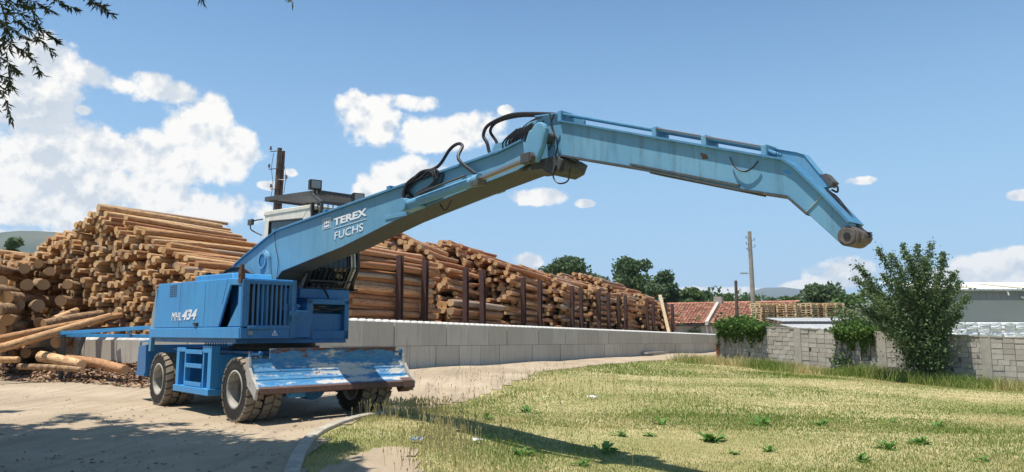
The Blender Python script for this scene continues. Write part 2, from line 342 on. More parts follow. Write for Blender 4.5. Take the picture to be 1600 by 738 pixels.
class MB:
    def __init__(s): s.v = []; s.f = []; s.m = []; s.r = []
    def add(s, V, F, mi=0, r=None):
        o = len(s.v); s.v += [tuple(p) for p in V]; s.f += [tuple(i + o for i in f) for f in F]; s.m += [mi] * len(F)
        rr = random.random() if r is None else r; s.r += [rr] * len(V); return s
    def box(s, x0, x1, y0, y1, z0, z1, mi=0, mtx=None, r=None):
        V = [Vector((x, y, z)) for x in (x0, x1) for y in (y0, y1) for z in (z0, z1)]
        if mtx is not None: V = [mtx @ p for p in V]
        return s.add(V, [(0, 1, 3, 2), (4, 6, 7, 5), (0, 4, 5, 1), (2, 3, 7, 6), (0, 2, 6, 4), (1, 5, 7, 3)], mi, r)
    def beam(s, a, b, w, h, mi=0, up=(0, 0, 1)):
        a = Vector(a); b = Vector(b); d = (b - a).normalized(); x = d.cross(Vector(up))
        if x.length < 1e-4: x = d.cross(Vector((1, 0, 0)))
        x.normalize(); z = x.cross(d)
        V = [p + x * (i * w / 2) + z * (j * h / 2) for p in (a, b) for i, j in ((-1, -1), (1, -1), (1, 1), (-1, 1))]
        return s.add(V, [(0, 1, 2, 3), (4, 7, 6, 5), (0, 4, 5, 1), (1, 5, 6, 2), (2, 6, 7, 3), (3, 7, 4, 0)], mi)
    def prism(s, poly, y0, y1, mi=0, axis='Y'):
        n = len(poly)
        if axis == 'Y': V = [(x, y0, z) for x, z in poly] + [(x, y1, z) for x, z in poly]
        elif axis == 'X': V = [(y0, x, z) for x, z in poly] + [(y1, x, z) for x, z in poly]
        else: V = [(x, z, y0) for x, z in poly] + [(x, z, y1) for x, z in poly]
        return s.add(V, [tuple(range(n)), tuple(range(2 * n - 1, n - 1, -1))] + [(i, n + i, n + (i + 1) % n, (i + 1) % n) for i in range(n)], mi)
    def cyl(s, a, b, r0, r1=None, n=16, mi=0, caps=True):
        a = Vector(a); b = Vector(b); r1 = r0 if r1 is None else r1; d = (b - a).normalized(); x = d.orthogonal().normalized(); y = d.cross(x)
        V = [p + (x * math.cos(t) + y * math.sin(t)) * r for p, r in ((a, r0), (b, r1)) for t in [2 * math.pi * i / n for i in range(n)]]
        F = [(i, (i + 1) % n, n + (i + 1) % n, n + i) for i in range(n)]
        if caps: F += [tuple(range(n - 1, -1, -1)), tuple(range(n, 2 * n))]
        return s.add(V, F, mi)
    def tube(s, pts, r, n=8, mi=0, taper=None, spline=True):
        P = [Vector(p) for p in pts]
        if spline and len(P) > 2:
            Q = []
            for i in range(len(P) - 1):
                p0 = P[max(i - 1, 0)]; p1 = P[i]; p2 = P[i + 1]; p3 = P[min(i + 2, len(P) - 1)]
                for k in range(5):
                    t = k / 5; Q.append(.5 * ((2 * p1) + (p2 - p0) * t + (2 * p0 - 5 * p1 + 4 * p2 - p3) * t * t + (3 * p1 - p0 - 3 * p2 + p3) * t ** 3))
            Q.append(P[-1]); P = Q
        V = []; F = []; prev = None; L = len(P)
        for i, p in enumerate(P):
            d = (P[min(i + 1, L - 1)] - P[max(i - 1, 0)]).normalized()
            x = d.orthogonal().normalized() if prev is None else (prev - d * prev.dot(d)).normalized()
            prev = x; y = d.cross(x); rr = r if taper is None else r + (taper - r) * i / (L - 1)
            V += [p + (x * math.cos(t) + y * math.sin(t)) * rr for t in [2 * math.pi * k / n for k in range(n)]]
        for i in range(L - 1):
            F += [(i * n + k, i * n + (k + 1) % n, (i + 1) * n + (k + 1) % n, (i + 1) * n + k) for k in range(n)]
        F += [tuple(range(n - 1, -1, -1)), tuple(range((L - 1) * n, L * n))]
        return s.add(V, F, mi)
    def lathe(s, prof, n=32, mi=0, a0=0, c=(0, 0, 0)):      # profile of (radius, y) round the Y axis
        k = len(prof); V = [(c[0] + r * math.cos(2 * math.pi * i / n), c[1] + y, c[2] + r * math.sin(2 * math.pi * i / n)) for i in range(n) for r, y in prof]
        F = [(i * k + j, i * k + j + 1, ((i + 1) % n) * k + j + 1, ((i + 1) % n) * k + j) for i in range(n) for j in range(k - 1)]
        return s.add(V, F, mi)
    def mesh(s, name, mats, smooth=False):
        me = bpy.data.meshes.new(name); me.from_pydata(s.v, [], s.f); mats = mats if isinstance(mats, (list, tuple)) else [mats]
        for m in mats: me.materials.append(m)
        me.polygons.foreach_set('material_index', s.m)
        a = me.attributes.new('rnd', 'FLOAT', 'POINT'); a.data.foreach_set('value', s.r)
        bm = bmesh.new(); bm.from_mesh(me); bmesh.ops.recalc_face_normals(bm, faces=bm.faces); bm.to_mesh(me); bm.free()
        if smooth:
            me.polygons.foreach_set('use_smooth', [True] * len(me.polygons)); 
        me.update(); return me
    def build(s, name, mats, parent=None, loc=None, smooth=False, bevel=0):
        o = link(name, s.mesh(name, mats, smooth), parent, loc)
        if smooth:
            try: s_mod = o.modifiers.new('split', 'EDGE_SPLIT'); s_mod.split_angle = R(40)
            except Exception: pass
        if bevel:
            b = o.modifiers.new('bevel', 'BEVEL'); b.width = bevel; b.segments = 2; b.limit_method = 'ANGLE'; b.angle_limit = R(40)
        return o

# ------------------------------------------------------------------ terrain
CP = np.array([(-5, 13, 0), (-7.4, 15.6, 0), (-2.8, 14.0, .02), (-4.7, 12.5, 0), (0, 5, 0), (-6, 8, 0), (-12, 12, 0), (-10, 17, .02), (-1.7, 12.6, .12), (1.3, 9.2, -.09), (2.2, 8.2, -.12),
    (-3.1, 25.2, .31), (-4.1, 23, .33), (-5.3, 20.8, .3), (0, 31.4, .23), (3.3, 37.9, .14), (17.8, 67, -.25), (8, 50, 0), (-12.5, 24.2, .42), (-16, 26, .46), (-20, 30, .5),
    (-14, 21.5, .1), (-8, 20, .12), (18, 28.3, -.52), (11.2, 38, -.02), (14.5, 33, -.27), (24, 22, -.8), (3, 15, 0), (8, 12, -.1), (8, 25, -.08), (4, 8, -.12), (14, 16, -.3),
    (-10, 35, .5), (0, 45, .2), (20, 45, -.2), (30, 40, -.4), (40, 30, -.9), (-30, 20, .3), (30, 80, -.3), (-30, 60, .5), (0, 90, 0), (60, 60, -.5), (-60, 80, .4), (0, 160, 0), (100, 160, -.4), (-100, 160, .4)])
def hgt(x, y):
    x = np.asarray(x, float); y = np.asarray(y, float); sh = x.shape; X = x.ravel(); Y = y.ravel()
    d2 = (X[:, None] - CP[None, :, 0]) ** 2 + (Y[:, None] - CP[None, :, 1]) ** 2 + .9
    w = d2 ** -1.6; h = (w * CP[None, :, 2]).sum(1) / w.sum(1)
    return h.reshape(sh)
def H(x, y): return float(hgt(np.array([x]), np.array([y]))[0])
def axis_vals(lo, hi, step, far, g=1.25):
    a = list(np.arange(lo, hi + 1e-6, step)); s = step
    while a[-1] < far: s *= g; a.append(a[-1] + s)
    s = step
    while a[0] > -far: s *= g; a.insert(0, a[0] - s)
    return np.array(a)
def grid(name, xs, ys, zf, m, mask=None):
    X, Y = np.meshgrid(xs, ys); Z = zf(X, Y); nx = len(xs); ny = len(ys)
    V = np.stack([X, Y, Z], -1).reshape(-1, 3); i = np.arange((ny - 1) * nx).reshape(ny - 1, nx)[:, :-1].ravel()
    F = np.stack([i, i + 1, i + nx + 1, i + nx], 1)
    if mask is not None:
        cx = V[F].mean(1); F = F[mask(cx[:, 0], cx[:, 1])]; used = np.unique(F); re = -np.ones(len(V), int); re[used] = np.arange(len(used)); V = V[used]; F = re[F]
    return link(name, mesh_np(name, V, F, [m], smooth=True))
# verge line between dirt and meadow: x of the edge at a given y
EB = np.array([(2, -1.9), (7.7, -2.2), (9.2, -2.55), (10.8, -2.75), (12.6, -2.55), (13.6, -2.2), (15, -1.3), (18.5, -.35), (25, 1.0), (31, 3.6), (38, 7.0), (44, 10.2), (60, 18), (75, 23)])
def edge(y): return np.interp(y, EB[:, 0], EB[:, 1])
def nz(x, y, s, seed=0):
    return np.array([mnoise.noise(Vector((a * s + seed, b * s, seed * .37))) for a, b in zip(np.ravel(x), np.ravel(y))]).reshape(np.shape(x))
def zbase(X, Y):
    h = hgt(X, Y); far = np.hypot(X, Y) > 400; return np.where(far, h * 0 - .2, h)
gx = axis_vals(-30, 45, .5, 9000); gy = axis_vals(2, 75, .5, 9000)
tag(grid('ground', gx, gy, zbase, M_ground), kind='structure')
rx = np.arange(-45, 26, .25); ry = np.arange(-3, 80, .25)
def roadmask(x, y):
    e = edge(y) + .18 * nz(x, y, 1.3, 3) + .1 * nz(x, y, 4, 5)
    return (x < e) & ~((y > 76))
tag(grid('dirt_road', rx, ry, lambda X, Y: hgt(X, Y) + .012 + .012 * nz(X, Y, .9, 2), M_road, roadmask), kind='structure')
# bare trodden patch beside the kerb
px_, py_ = np.arange(-2.2, -.6, .1), np.arange(6.5, 10.4, .1)
tag(grid('dirt_path', px_, py_, lambda X, Y: hgt(X, Y) + .016, M_road, lambda x, y: (((x + 1.55) / .5) ** 2 + ((y - 8.1) / 1.9) ** 2 + .5 * nz(x, y, 2.2, 9)) < 1), kind='structure')
# bark litter mound at the foot of the left stack
mxs = np.arange(-26, -8.5, .2); mys = np.arange(18.5, 27, .2)
def moundz(X, Y):
    u = (X + 12.5) * .446 + (Y - 24.4) * .895; f = np.clip(1 - np.abs(u + 1.0) / 1.7, 0, 1)
    return hgt(X, Y) - .03 + f * (.16 + .14 * nz(X, Y, .8, 4) + .05 * nz(X, Y, 3, 8))
tag(grid('bark_litter_bank', mxs, mys, moundz, M_mound, lambda x, y: np.abs((x + 12.5) * .446 + (y - 24.4) * .895 + 1.0) < 1.75), kind='structure')
# hills
def ridge(name, x0, x1, y0, depth, prof, m, seed, sx=60):
    n = sx; k = 14; V = []; F = []
    for j in range(k):
        for i in range(n + 1):
            x = x0 + (x1 - x0) * i / n; t = j / (k - 1); hh = float(np.interp(x, prof[0], prof[1])); cr = math.sin(math.pi * min(t * 1.0, 1))
            w = mnoise.fractal(Vector((x * 3.0 / depth + seed, t * 2.5, seed)), .9, 2.1, 6)
            V.append((x, y0 + depth * t, -3 + (hh + 3) * cr * (1 + .10 * w) + (.03 * hh * w if 0 < j < k - 1 else 0)))
    for j in range(k - 1):
        for i in range(n): a = j * (n + 1) + i; F.append((a, a + 1, a + n + 2, a + n + 1))
    return tag(link(name, mesh_np(name, V, F, [m], smooth=True)), kind='structure')
ridge('hills', -3200, 200, 1900, 1400, ([-3200, -2300, -1900, -1640, -1480, -1200, -800, 200], [300, 350, 345, 355, 330, 240, 120, 20]), M_hill, 2.3, 160)
ridge('mountains', 0, 5200, 4200, 3000, ([0, 900, 1500, 1900, 2300, 2600, 3200, 4200, 5200], [30, 60, 180, 345, 290, 190, 230, 200, 120]), M_mount, 7.1, 160)

# ------------------------------------------------------------------ the log handler
TH = R(47); MX = (-4.686, 14.689, 0.0)
mach = empty('log_handler', MX, -TH, 'big blue wheeled material handler with its long boom and stick reaching out to the right', 'log handler')
BP = MX
def mtx(t, s=(1, 1, 1), rot=None): return Matrix.Translation(t)
# tyres and rims
def tyre_mesh():
    b = MB(); W2 = .14
    b.lathe([(.30, -W2 + .02), (.36, -W2), (.46, -W2), (.505, -W2 + .02), (.515, -.07), (.515, .07), (.505, W2 - .02), (.46, W2), (.36, W2), (.30, W2 - .02), (.30, -W2 + .02)], 56)
    n = 22
    for side in (-1, 1):
        for i in range(n):
            a = 2 * math.pi * (i + (.5 if side > 0 else 0)) / n; da = 2 * math.pi / n * .40; sk = .07
            V = []
            for (rr, wv) in ((.505, 1.0), (.547, .88)):
                for (yy, ss) in ((.012, sk), (.08, sk * .3), (W2 + .004, -.02)):
                    for q in (-1, 1):
                        ang = a + q * da * wv + ss; rad = rr if yy < .13 else rr - .012 + (0 if rr > .53 else -.03)
                        V.append((rad * math.cos(ang), side * yy, rad * math.sin(ang)))
            F = [(0, 1, 3, 2), (2, 3, 5, 4), (6, 8, 9, 7), (8, 10, 11, 9), (0, 2, 8, 6), (2, 4, 10, 8), (1, 7, 9, 3), (3, 9, 11, 5), (0, 6, 7, 1), (4, 5, 11, 10)]
            b.add(V, F)
    return b.mesh('tyre', M_tyre)
TY = tyre_mesh()
def rim_mesh(outer):
    b = MB(); s = -1
    b.lathe([(.315, -.125), (.33, -.14), (.30, -.145), (.28, -.13), (.27, .03), (.262, .06)], 40); b.lathe([(.262, .06), (.24, .075), (.14, .085), (.13, .05), (.10, .04), (.095, .0), (.06, -.01), (.0, -.01)], 40, mi=1)
    b.lathe([(.30, -.1), (.31, .12), (.27, .13), (.26, .03)], 40)
    for k in range(10):
        a = 2 * math.pi * k / 10; b.cyl((.19 * math.cos(a), .08, .19 * math.sin(a)), (.19 * math.cos(a), .045, .19 * math.sin(a)), .018, n=6, mi=1)
    return b.mesh('rim', [M_rim, M_discshade], True)
RM = rim_mesh(True)
for X in (1.50, -2.36):
    for Y in (-1.255, -.93, .95, 1.275):
        w = empty('wheel', (X, Y, .545)); w.parent = mach; w.rotation_euler = (0, random.uniform(0, 6), 0)
        if Y > 0: w.rotation_euler = (0, w.rotation_euler[1], math.pi)
        link('tyre', TY, w); link('rim', RM, w)
# undercarriage
b = MB()
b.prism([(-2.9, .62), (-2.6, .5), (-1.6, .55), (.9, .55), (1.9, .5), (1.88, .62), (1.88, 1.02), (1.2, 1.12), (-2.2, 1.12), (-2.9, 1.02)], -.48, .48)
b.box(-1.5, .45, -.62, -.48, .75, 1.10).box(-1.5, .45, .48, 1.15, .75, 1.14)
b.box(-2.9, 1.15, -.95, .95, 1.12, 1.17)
b.build('chassis', M_blueshade, mach, bevel=.012)
for X in (1.50, -2.36):
    b = MB(); b.cyl((X, -.8, .545), (X, .8, .545), .13, n=18).cyl((X - .16, 0, .545), (X + .16, 0, .545), .24, n=18).box(X - .12, X + .12, -.5, .5, .6, .8)
    b.build('axle', M_blueshade, mach, bevel=.01)
# access step frame on the near side
b = MB()
b.box(-1.45, -1.30, -1.36, -1.2, .40, 1.13); b.box(-1.45, .36, -1.40, -1.16, .37, .49)
b.box(.17, .34, -1.36, -1.2, .49, 1.13); b.box(-1.03, -.97, -1.35, -1.24, .49, 1.20); b.box(-.10, -.04, -1.35, -1.24, .49, 1.20)
b.box(-1.45, -.97, -1.36, -1.22, 1.13, 1.22); b.box(-.10, .34, -1.36, -1.2, 1.13, 1.26)

b.box(-1.45, -1.40, -1.2, -.7, .40, 1.1).box(.29, .34, -1.2, -.7, .45, 1.1)
ld = b.build('step_frame', M_blue, mach, bevel=.008)
for z in (.53, .87, 1.13):
    b = MB(); b.box(-.97, -.10, -1.36, -1.16, z, z + .035).box(-.97, -.10, -1.365, -1.34, z - .03, z + .05); b.build('step', M_blue, ld, bevel=.004)
# front blade
b = MB()
prof = [(2.02, 1.22), (2.0, 1.02), (2.035, .92), (2.075, .86), (2.078, .84), (2.13, .77), (2.175, .735), (2.18, .715), (2.27, .655), (2.36, .62)]
back = [(x - .035, z - .01) for x, z in prof[::-1]]
low = [p for p in prof if p[1] < 1.06]; lowp = [(2.003, 1.07)] + low
b.prism([prof[0], (2.002, 1.07), (1.965, 1.07), (1.985, 1.22)], -1.02, 1.48)
b.prism(lowp + [(x - .035, z - .01) for x, z in lowp[::-1]], -1.36, 1.64)
b.box(1.96, 2.035, -1.02, 1.48, 1.205, 1.235)
bl = b.build('dozer_blade', M_blade, mach)
b = MB(); b.prism([(2.34, .632), (2.385, .60), (2.40, .515), (2.37, .505), (2.3, .61)], -1.37, 1.42); b.prism([(2.15, .70), (2.40, .62), (2.43, .50), (2.22, .40), (2.1, .56)], 1.42, 1.66); b.build('cutting_edge', M_rust, bl, bevel=.004)
b = MB()
ep = [(1.93, 1.09), (2.05, 1.09), (2.08, .93), (2.2, .78), (2.34, .67), (2.40, .60), (2.33, .42), (2.25, .50), (2.05, .62), (1.95, .85)]
b.prism(ep, -1.41, -1.365); b.build('end_plate', M_scuff, bl, bevel=.004); b = MB(); b.prism(ep, 1.645, 1.69); b.build('end_plate', M_scuff, bl, bevel=.004)
for y in (-1.25, 1.56): b = MB(); b.box(1.93, 2.0, y - .1, y + .1, 1.12, 1.16).box(1.93, 2.0, y - .12, y - .09, 1.07, 1.19).box(1.93, 2.0, y + .06, y + .09, 1.07, 1.19); b.build('bracket', M_blade, bl)
for y in (-.5, .5):
    b = MB(); b.prism([(1.7, .55), (2.0, .68), (1.97, .95), (1.88, 1.0), (1.7, .8)], y - .08, y + .08).box(1.4, 1.98, y - .06, y + .06, .58, .75); b.build('blade_arm', M_blueshade, mach, bevel=.006)
b = MB(); b.prism([(-.72, .60), (-.72, .47), (-.69, .40), (-.38, .40), (-.36, .62)], 2.02, 2.05, axis='X').box(1.6, 2.03, -.42, -.38, .42, .62).cyl((2.0, -.66, .44), (2.07, -.66, .44), .018, n=10)
b.build('tow_bracket', M_blue, mach, bevel=.004)
# rear stabiliser
b = MB(); b.prism([(-3.95, 1.2), (-3.45, 1.24), (-3.38, .55), (-4.02, .56), (-3.98, .8)], -1.34, 1.34); b.box(-3.45, -2.8, -.6, .6, .6, .95)
b.box(-4.0, -3.4, -1.36, -1.345, .56, .64)
rs = b.build('rear_stabiliser', M_blueshade, mach, bevel=.012)
b = MB(); b.box(-3.4, -3.26, -1.3, -1.22, 1.1, 1.42).tube([(-3.95, -1.3, 1.21), (-3.93, -1.3, 1.3), (-3.45, -1.3, 1.33), (-3.42, -1.3, 1.24)], .02, 6, spline=False); b.build('lug', M_fade, rs)
# slewing ring, deck
b = MB(); b.cyl((0, 0, 1.12), (0, 0, 1.32), .78, n=48).cyl((0, 0, 1.17), (0, 0, 1.24), .86, n=48); b.build('slewing_ring', M_dark, mach)
b = MB(); b.box(-2.95, 1.28, -1.32, .84, 1.31, 1.41).box(-.5, 1.45, -.55, 0, 1.41, 1.9).box(-1.6, .6, -.5, .3, 1.41, 2.35)
for k in range(9): b.tube([(-.9 + k * .12, -1.0, 1.32), (-.9 + k * .13, -1.0, 1.22), (-.8 + k * .12, -.9, 1.18)], .018, 5)
b.build('deck', M_blueshade, mach, bevel=.01)
# engine house, near side
eh = empty('engine_house', (0, 0, 0)); eh.parent = mach
ys, yi = -1.40, -1.36
b = MB()
b.prism([(-2.82, 1.60), (.68, 1.60), (1.14, 2.33), (1.13, 2.445), (-2.66, 2.525)], ys, yi)
b.prism([(1.10, 2.33), (1.62, 2.30), (1.62, 2.41), (1.09, 2.447)], ys, yi + .001)
b.box(1.49, 1.62, ys, yi, 1.60, 2.30)
b.prism([(1.07, 1.602), (1.49, 1.602), (1.49, 2.0)], ys + .003, yi)
b.box(-2.84, 1.60, ys + .03, -.52, 2.40, 2.43, mtx=None)
b.prism([(-2.66, 2.40), (1.62, 2.38), (1.62, 2.43), (-2.66, 2.52)], yi, -.46)
b.box(-2.84, -2.80, -1.38, 1.1, 1.6, 2.45).box(-2.84, .4, -.50, -.46, 1.4, 2.42)
b.box(.5, 1.6, -.96, -.92, 1.42, 2.4)
hb = b.build('engine_cover', M_blue, eh, bevel=.012)
b = MB(); b.box(-3.05, 1.62, -1.415, -1.33, 1.40, 1.592); b.build('sill_panel', M_blue, eh, bevel=.01)
b = MB(); b.prism([(-.95, 2.46), (-.78, 2.60), (.93, 2.56), (1.0, 2.44)], -1.30, -.55); b.build('hood', M_blue, eh, bevel=.02)
b = MB(); b.prism([(-3.22, 1.42), (-3.02, 1.42), (-2.84, 1.6), (-2.84, 2.48), (-2.98, 2.35), (-3.16, 1.9)], -1.36, 1.15); b.build('counterweight', M_grey, mach, bevel=.04)
b = MB()
for r_ in range(7):
    for c_ in range(4): b.box(-1.93 + c_ * .105 + r_ * .0, -1.85 + c_ * .105, ys - .004, ys - .002 + .01, 2.44 - r_ * .036, 2.456 - r_ * .036)
b.build('air_vent', M_black, hb)
b = MB(); b.box(-.52, -.28, ys - .02, ys, 1.655, 1.685).box(-.42, -.30, ys - .03, ys, 1.62, 1.66); b.build('door_latch', M_black, hb)
for xs_, zs_ in ((-.02, 2.42), (-1.32, 2.48)): b = MB(); b.box(xs_, xs_ + .015, ys - .003, ys + .01, 1.62, zs_); b.build('panel_seam', M_blueshade, hb)
b = MB()
b.prism([(.80, 2.0), (.82, 2.0), (1.02, 2.44), (1.0, 2.44)], ys - .003, ys + .01); b.build('panel_seam', M_blueshade, hb)
# front barred guard
fx = 1.63
b = MB()
b.box(fx, fx + .05, -1.40, -1.28, 1.60, 2.40).box(fx, fx + .05, -.52, -.42, 1.42, 2.42).box(fx, fx + .05, -1.28, -.52, 2.33, 2.40).box(fx, fx + .05, -1.28, -.52, 1.56, 1.63)
b.box(fx - .02, fx + .04, -1.40, -.42, 1.40, 1.58).box(fx + .03, fx + .10, -1.30, -.9, 1.56, 1.61)
fg = b.build('front_guard', M_blueshade, eh, bevel=.006)
for k in range(9):
    y = -1.20 + k * .083; b = MB(); b.box(fx + .005, fx + .035, y - .016, y + .016, 1.63, 2.33); b.build('bar', M_blueshade, fg)
b = MB(); b.box(1.30, 1.33, -1.30, -.5, 1.42, 2.38); b.build('radiator', M_black, eh)
b = MB(); b.box(.55, 1.29, -1.15, -1.12, 1.60, 2.38); b.build('inner_panel', M_blue, eh)
b = MB(); b.box(1.5, 1.62, -1.42, -1.35, 2.35, 2.58).box(1.52, 1.60, -1.41, -1.36, 2.58, 2.66).cyl((1.56, -1.43, 2.5), (1.56, -1.34, 2.5), .03, n=8); b.build('hinge', M_rust, fg)
b = MB(); b.box(fx + .05, fx + .10, -.56, -.40, 1.80, 1.88).box(fx + .05, fx + .08, -.42, -.36, 1.95, 1.99).box(fx + .05, fx + .09, -.52, -.48, 1.7, 2.0); b.build('gate_latch', M_blueshade, fg)
def frame_tri(b, cy, cz, s, x, w):
    P = [(cy - s, cz - s * .6), (cy + s, cz - s * .6), (cy, cz + s * 1.1)]; Q = [(cy + (p[0] - cy) * w, cz + (p[1] - cz) * w) for p in P]
    for i in range(3):
        j = (i + 1) % 3; b.prism([P[i], P[j], Q[j], Q[i]], x, x + .004, axis='X')
b = MB(); frame_tri(b, -.80, 1.485, .055, fx + .041, .76); b.box(fx + .041, fx + .045, -.806, -.794, 1.475, 1.515).box(fx + .041, fx + .045, -.806, -.794, 1.462, 1.470); b.build('warning_sign', M_white, fg)
b = MB(); b.box(fx + .04, fx + .05, -1.27, -1.20, 1.46, 1.53).box(fx + .04, fx + .07, -1.225, -1.21, 1.46, 1.53); b.build('clip', M_grey, fg)
b = MB(); b.box(1.05, 1.1, -.42, -.02, 1.40, 2.02).box(.9, 1.05, -.42, .0, 1.4, 1.42); b.build('middle_panel', M_blueshade, eh, bevel=.006)
# cab plinth
b = MB(); x1 = 1.30; y0, y1 = -.02, .88
b.box(x1 - .7, x1, y0, y0 + .13, 1.38, 2.13).box(x1 - .7, x1, y1 - .10, y1, 1.38, 2.13).box(x1 - .7, x1, y0, y1, 2.03, 2.132).box(x1 - .7, x1, y0, y1, 1.378, 1.54).box(x1 - .45, x1 - .40, y0, y1, 1.4, 2.1)
b.box(x1 - .12, x1 - .1, y0 + .1, y1 - .1, 1.5, 1.86)
b.box(-1.35, 1.02, -.02, 1.04, 2.15, 2.33).box(-1.35, .6, .0, 1.2, 1.41, 2.15)
b.build('cab_plinth', M_blueshade, mach, bevel=.01)
b = MB(); b.tube([(x1 - .1, .2, 1.98), (x1 - .05, .5, 1.93), (x1 - .05, .85, 2.0)], .03, 7).tube([(1.0, .45, 2.4), (1.2, .46, 2.2), (1.25, .47, 2.1)], .02, 6).tube([(1.12, -.06, 2.0), (1.15, -.05, 1.7), (1.1, -.12, 1.45)], .01, 5); b.build('cable', M_hose, mach, smooth=True)
b = MB()
for k in range(6):
    for j in range(3): b.box(x1 - .28, x1 - .26, .18 + k * .06, .215 + k * .06, 1.93 + j * .03, 1.945 + j * .03)
b.build('grating', M_pallet, mach)
# cab
cb = empty('cab', (0, 0, 0)); cb.parent = mach
cy0, cy1 = .25, 1.25
side = [(-1.38, 2.33), (.55, 2.33), (.90, 2.76), (.76, 3.97), (-1.26, 4.08)]
def ringprism(b, outer, inner, y0, y1):
    n = len(outer)
    for i in range(n):
        j = (i + 1) % n; b.prism([outer[i], outer[j], inner[j], inner[i]], y0, y1)
inner = [(-1.10, 2.5), (.42, 2.5), (.62, 2.82), (.48, 3.76), (-1.05, 3.87)]
b = MB(); ringprism(b, side, inner, cy0, cy0 + .05); ringprism(b, side, inner, cy1 - .05, cy1)
b.prism([(-1.38, 2.33), (-1.26, 4.08), (-1.21, 4.08), (-1.32, 2.33)], cy0 + .05, cy1 - .05); b.prism([(-1.3, 4.01), (-1.25, 4.11), (.78, 4.0), (.78, 3.92)], cy0 - .015, cy1 + .015)
b.prism([(-1.38, 2.33), (.55, 2.33), (.60, 2.40), (-1.35, 2.40)], cy0 + .05, cy1 - .05)
for (a, c) in (((.50, 2.33), (.82, 2.76)), ((.82, 2.76), (.70, 3.95))):
    for (ya, yb) in ((cy0 + .05, cy0 + .09), (cy1 - .09, cy1 - .05)): b.prism([a, (a[0] + .05, a[1]), (c[0] + .05, c[1]), c], ya, yb)
b.build('cab_shell', M_cream, cb, bevel=.015)
b = MB(); b.prism(inner, cy0 + .02, cy0 + .03).prism(inner, cy1 - .03, cy1 - .02); b.build('side_window', M_glass, cb)
b = MB()
ringprism(b, inner, [(x * .96 - .01, (z - 3.2) * .965 + 3.2) for x, z in inner], cy0 - .006, cy0 + .02); b.build('window_seal', M_black, cb)
b = MB(); b.prism([(.52, 2.38), (.84, 2.77), (.71, 3.93), (.70, 3.93), (.83, 2.77), (.51, 2.38)], cy0 + .09, cy1 - .09); b.build('windscreen', M_glass, cb)
b = MB(); b.box(-.6, -.1, .55, .95, 2.4, 2.85).box(-.7, -.55, .55, .95, 2.8, 3.5).box(.3, .6, .4, 1.1, 2.4, 2.7).tube([(.35, .75, 2.6), (.25, .75, 3.1)], .03, 6); b.build('seat', M_black, cb, bevel=.04)
# bar grille over the windscreen
b = MB()
def fp(t, y, o=0): 
    P = [(.72, 2.36), (1.03, 2.78), (.96, 3.30), (.93, 4.02)]; i = min(int(t), 2); f = t - i; return (P[i][0] + (P[i + 1][0] - P[i][0]) * f + o, y, P[i][1] + (P[i + 1][1] - P[i][1]) * f)
gy0, gy1 = .22, 1.22
for y in (gy0, gy1):
    for i in range(3): b.beam(fp(i, y), fp(i + 1 - 1e-6, y), .05, .05, up=(0, 1, 0))
b.beam(fp(0, gy0), fp(0, gy1), .05, .05).beam(fp(1, gy0), fp(1, gy1), .02, .02).beam(fp(1.8, gy0), fp(1.8, gy1), .02, .02).beam(fp(.35, gy0), fp(.35, gy1), .035, .035)
for k in range(1, 9):
    y = gy0 + (gy1 - gy0) * k / 9
    for i in range(3): b.beam(fp(i, y), fp(i + 1 - 1e-6, y), .016, .016, up=(0, 1, 0))
for dx in (.25, .45, .62): b.beam((.75 - dx * .2, 1.30, 2.36), (1.05 - dx * .5, 1.30, 3.4), .03, .03)
b.box(.35, .9, 1.22, 1.30, 2.33, 2.37)
b.build('windscreen_guard', M_black, cb)
# roof guard
b = MB(); rz = lambda x: 4.27 + (.77 - x) * .075
for y in (.42, 1.28): b.beam((-1.62, y, rz(-1.62)), (.80, y, rz(.8)), .06, .09)
b.beam((-1.62, .42, rz(-1.62)), (-1.62, 1.28, rz(-1.62)), .08, .09).beam((.80, .42, rz(.8)), (.80, 1.28, rz(.8)), .06, .08)
for k in range(13):
    x = -1.48 + k * .175; m = Matrix.Translation((x, .85, rz(x))) @ Matrix.Rotation(R(28), 4, 'Y'); b.box(-.045, .045, -.42, .42, -.006, .006, mtx=m)
# front visor sloping down
b.beam((.82, .22, 4.22), (1.28, .22, 3.98), .04, .06).beam((.82, 1.28, 4.22), (1.28, 1.28, 3.98), .04, .06).beam((1.28, .22, 3.98), (1.28, 1.28, 3.98), .04, .05)
for k in range(11):
    y = .30 + k * .094; b.beam((.82, y, 4.21), (1.27, y + .05, 3.99), .012, .07)
for (x, y, xb) in ((-1.2, .46, -1.2), (-1.2, 1.2, -1.2), (.7, .46, .72), (.7, 1.2, .72)): b.beam((x, y, rz(x)), (xb, y, 4.0), .045, .045)
b.beam((1.28, .24, 3.98), (.98, .22, 3.2), .04, .04, up=(0, 1, 0))
b.build('roof_guard', M_dark, cb)
def worklamp(x, y, z):
    b = MB(); rot = Matrix.Translation((x, y, z)) @ Matrix.Rotation(R(-12), 4, 'Z'); b.box(-.09, .05, -.12, .12, -.10, .10, mtx=rot).box(-.03, .0, -.02, .02, -.17, -.1, mtx=rot)
    l = b.build('work_lamp', M_black, cb, bevel=.03); b = MB(); b.box(.051, .058, -.09, .09, -.075, .075, mtx=rot); b.build('lamp_lens', M_lamp, l, bevel=.004)
worklamp(.86, .30, 4.39); worklamp(1.22, 1.06, 4.17)
b = MB(); b.tube([(-1.36, .25, 3.95), (-1.62, .15, 3.92), (-1.66, .12, 3.75), (-1.38, .25, 3.6)], .014, 6).box(-1.75, -1.55, .08, .14, 3.84, 3.96); b.build('mirror_bracket', M_dark, cb)
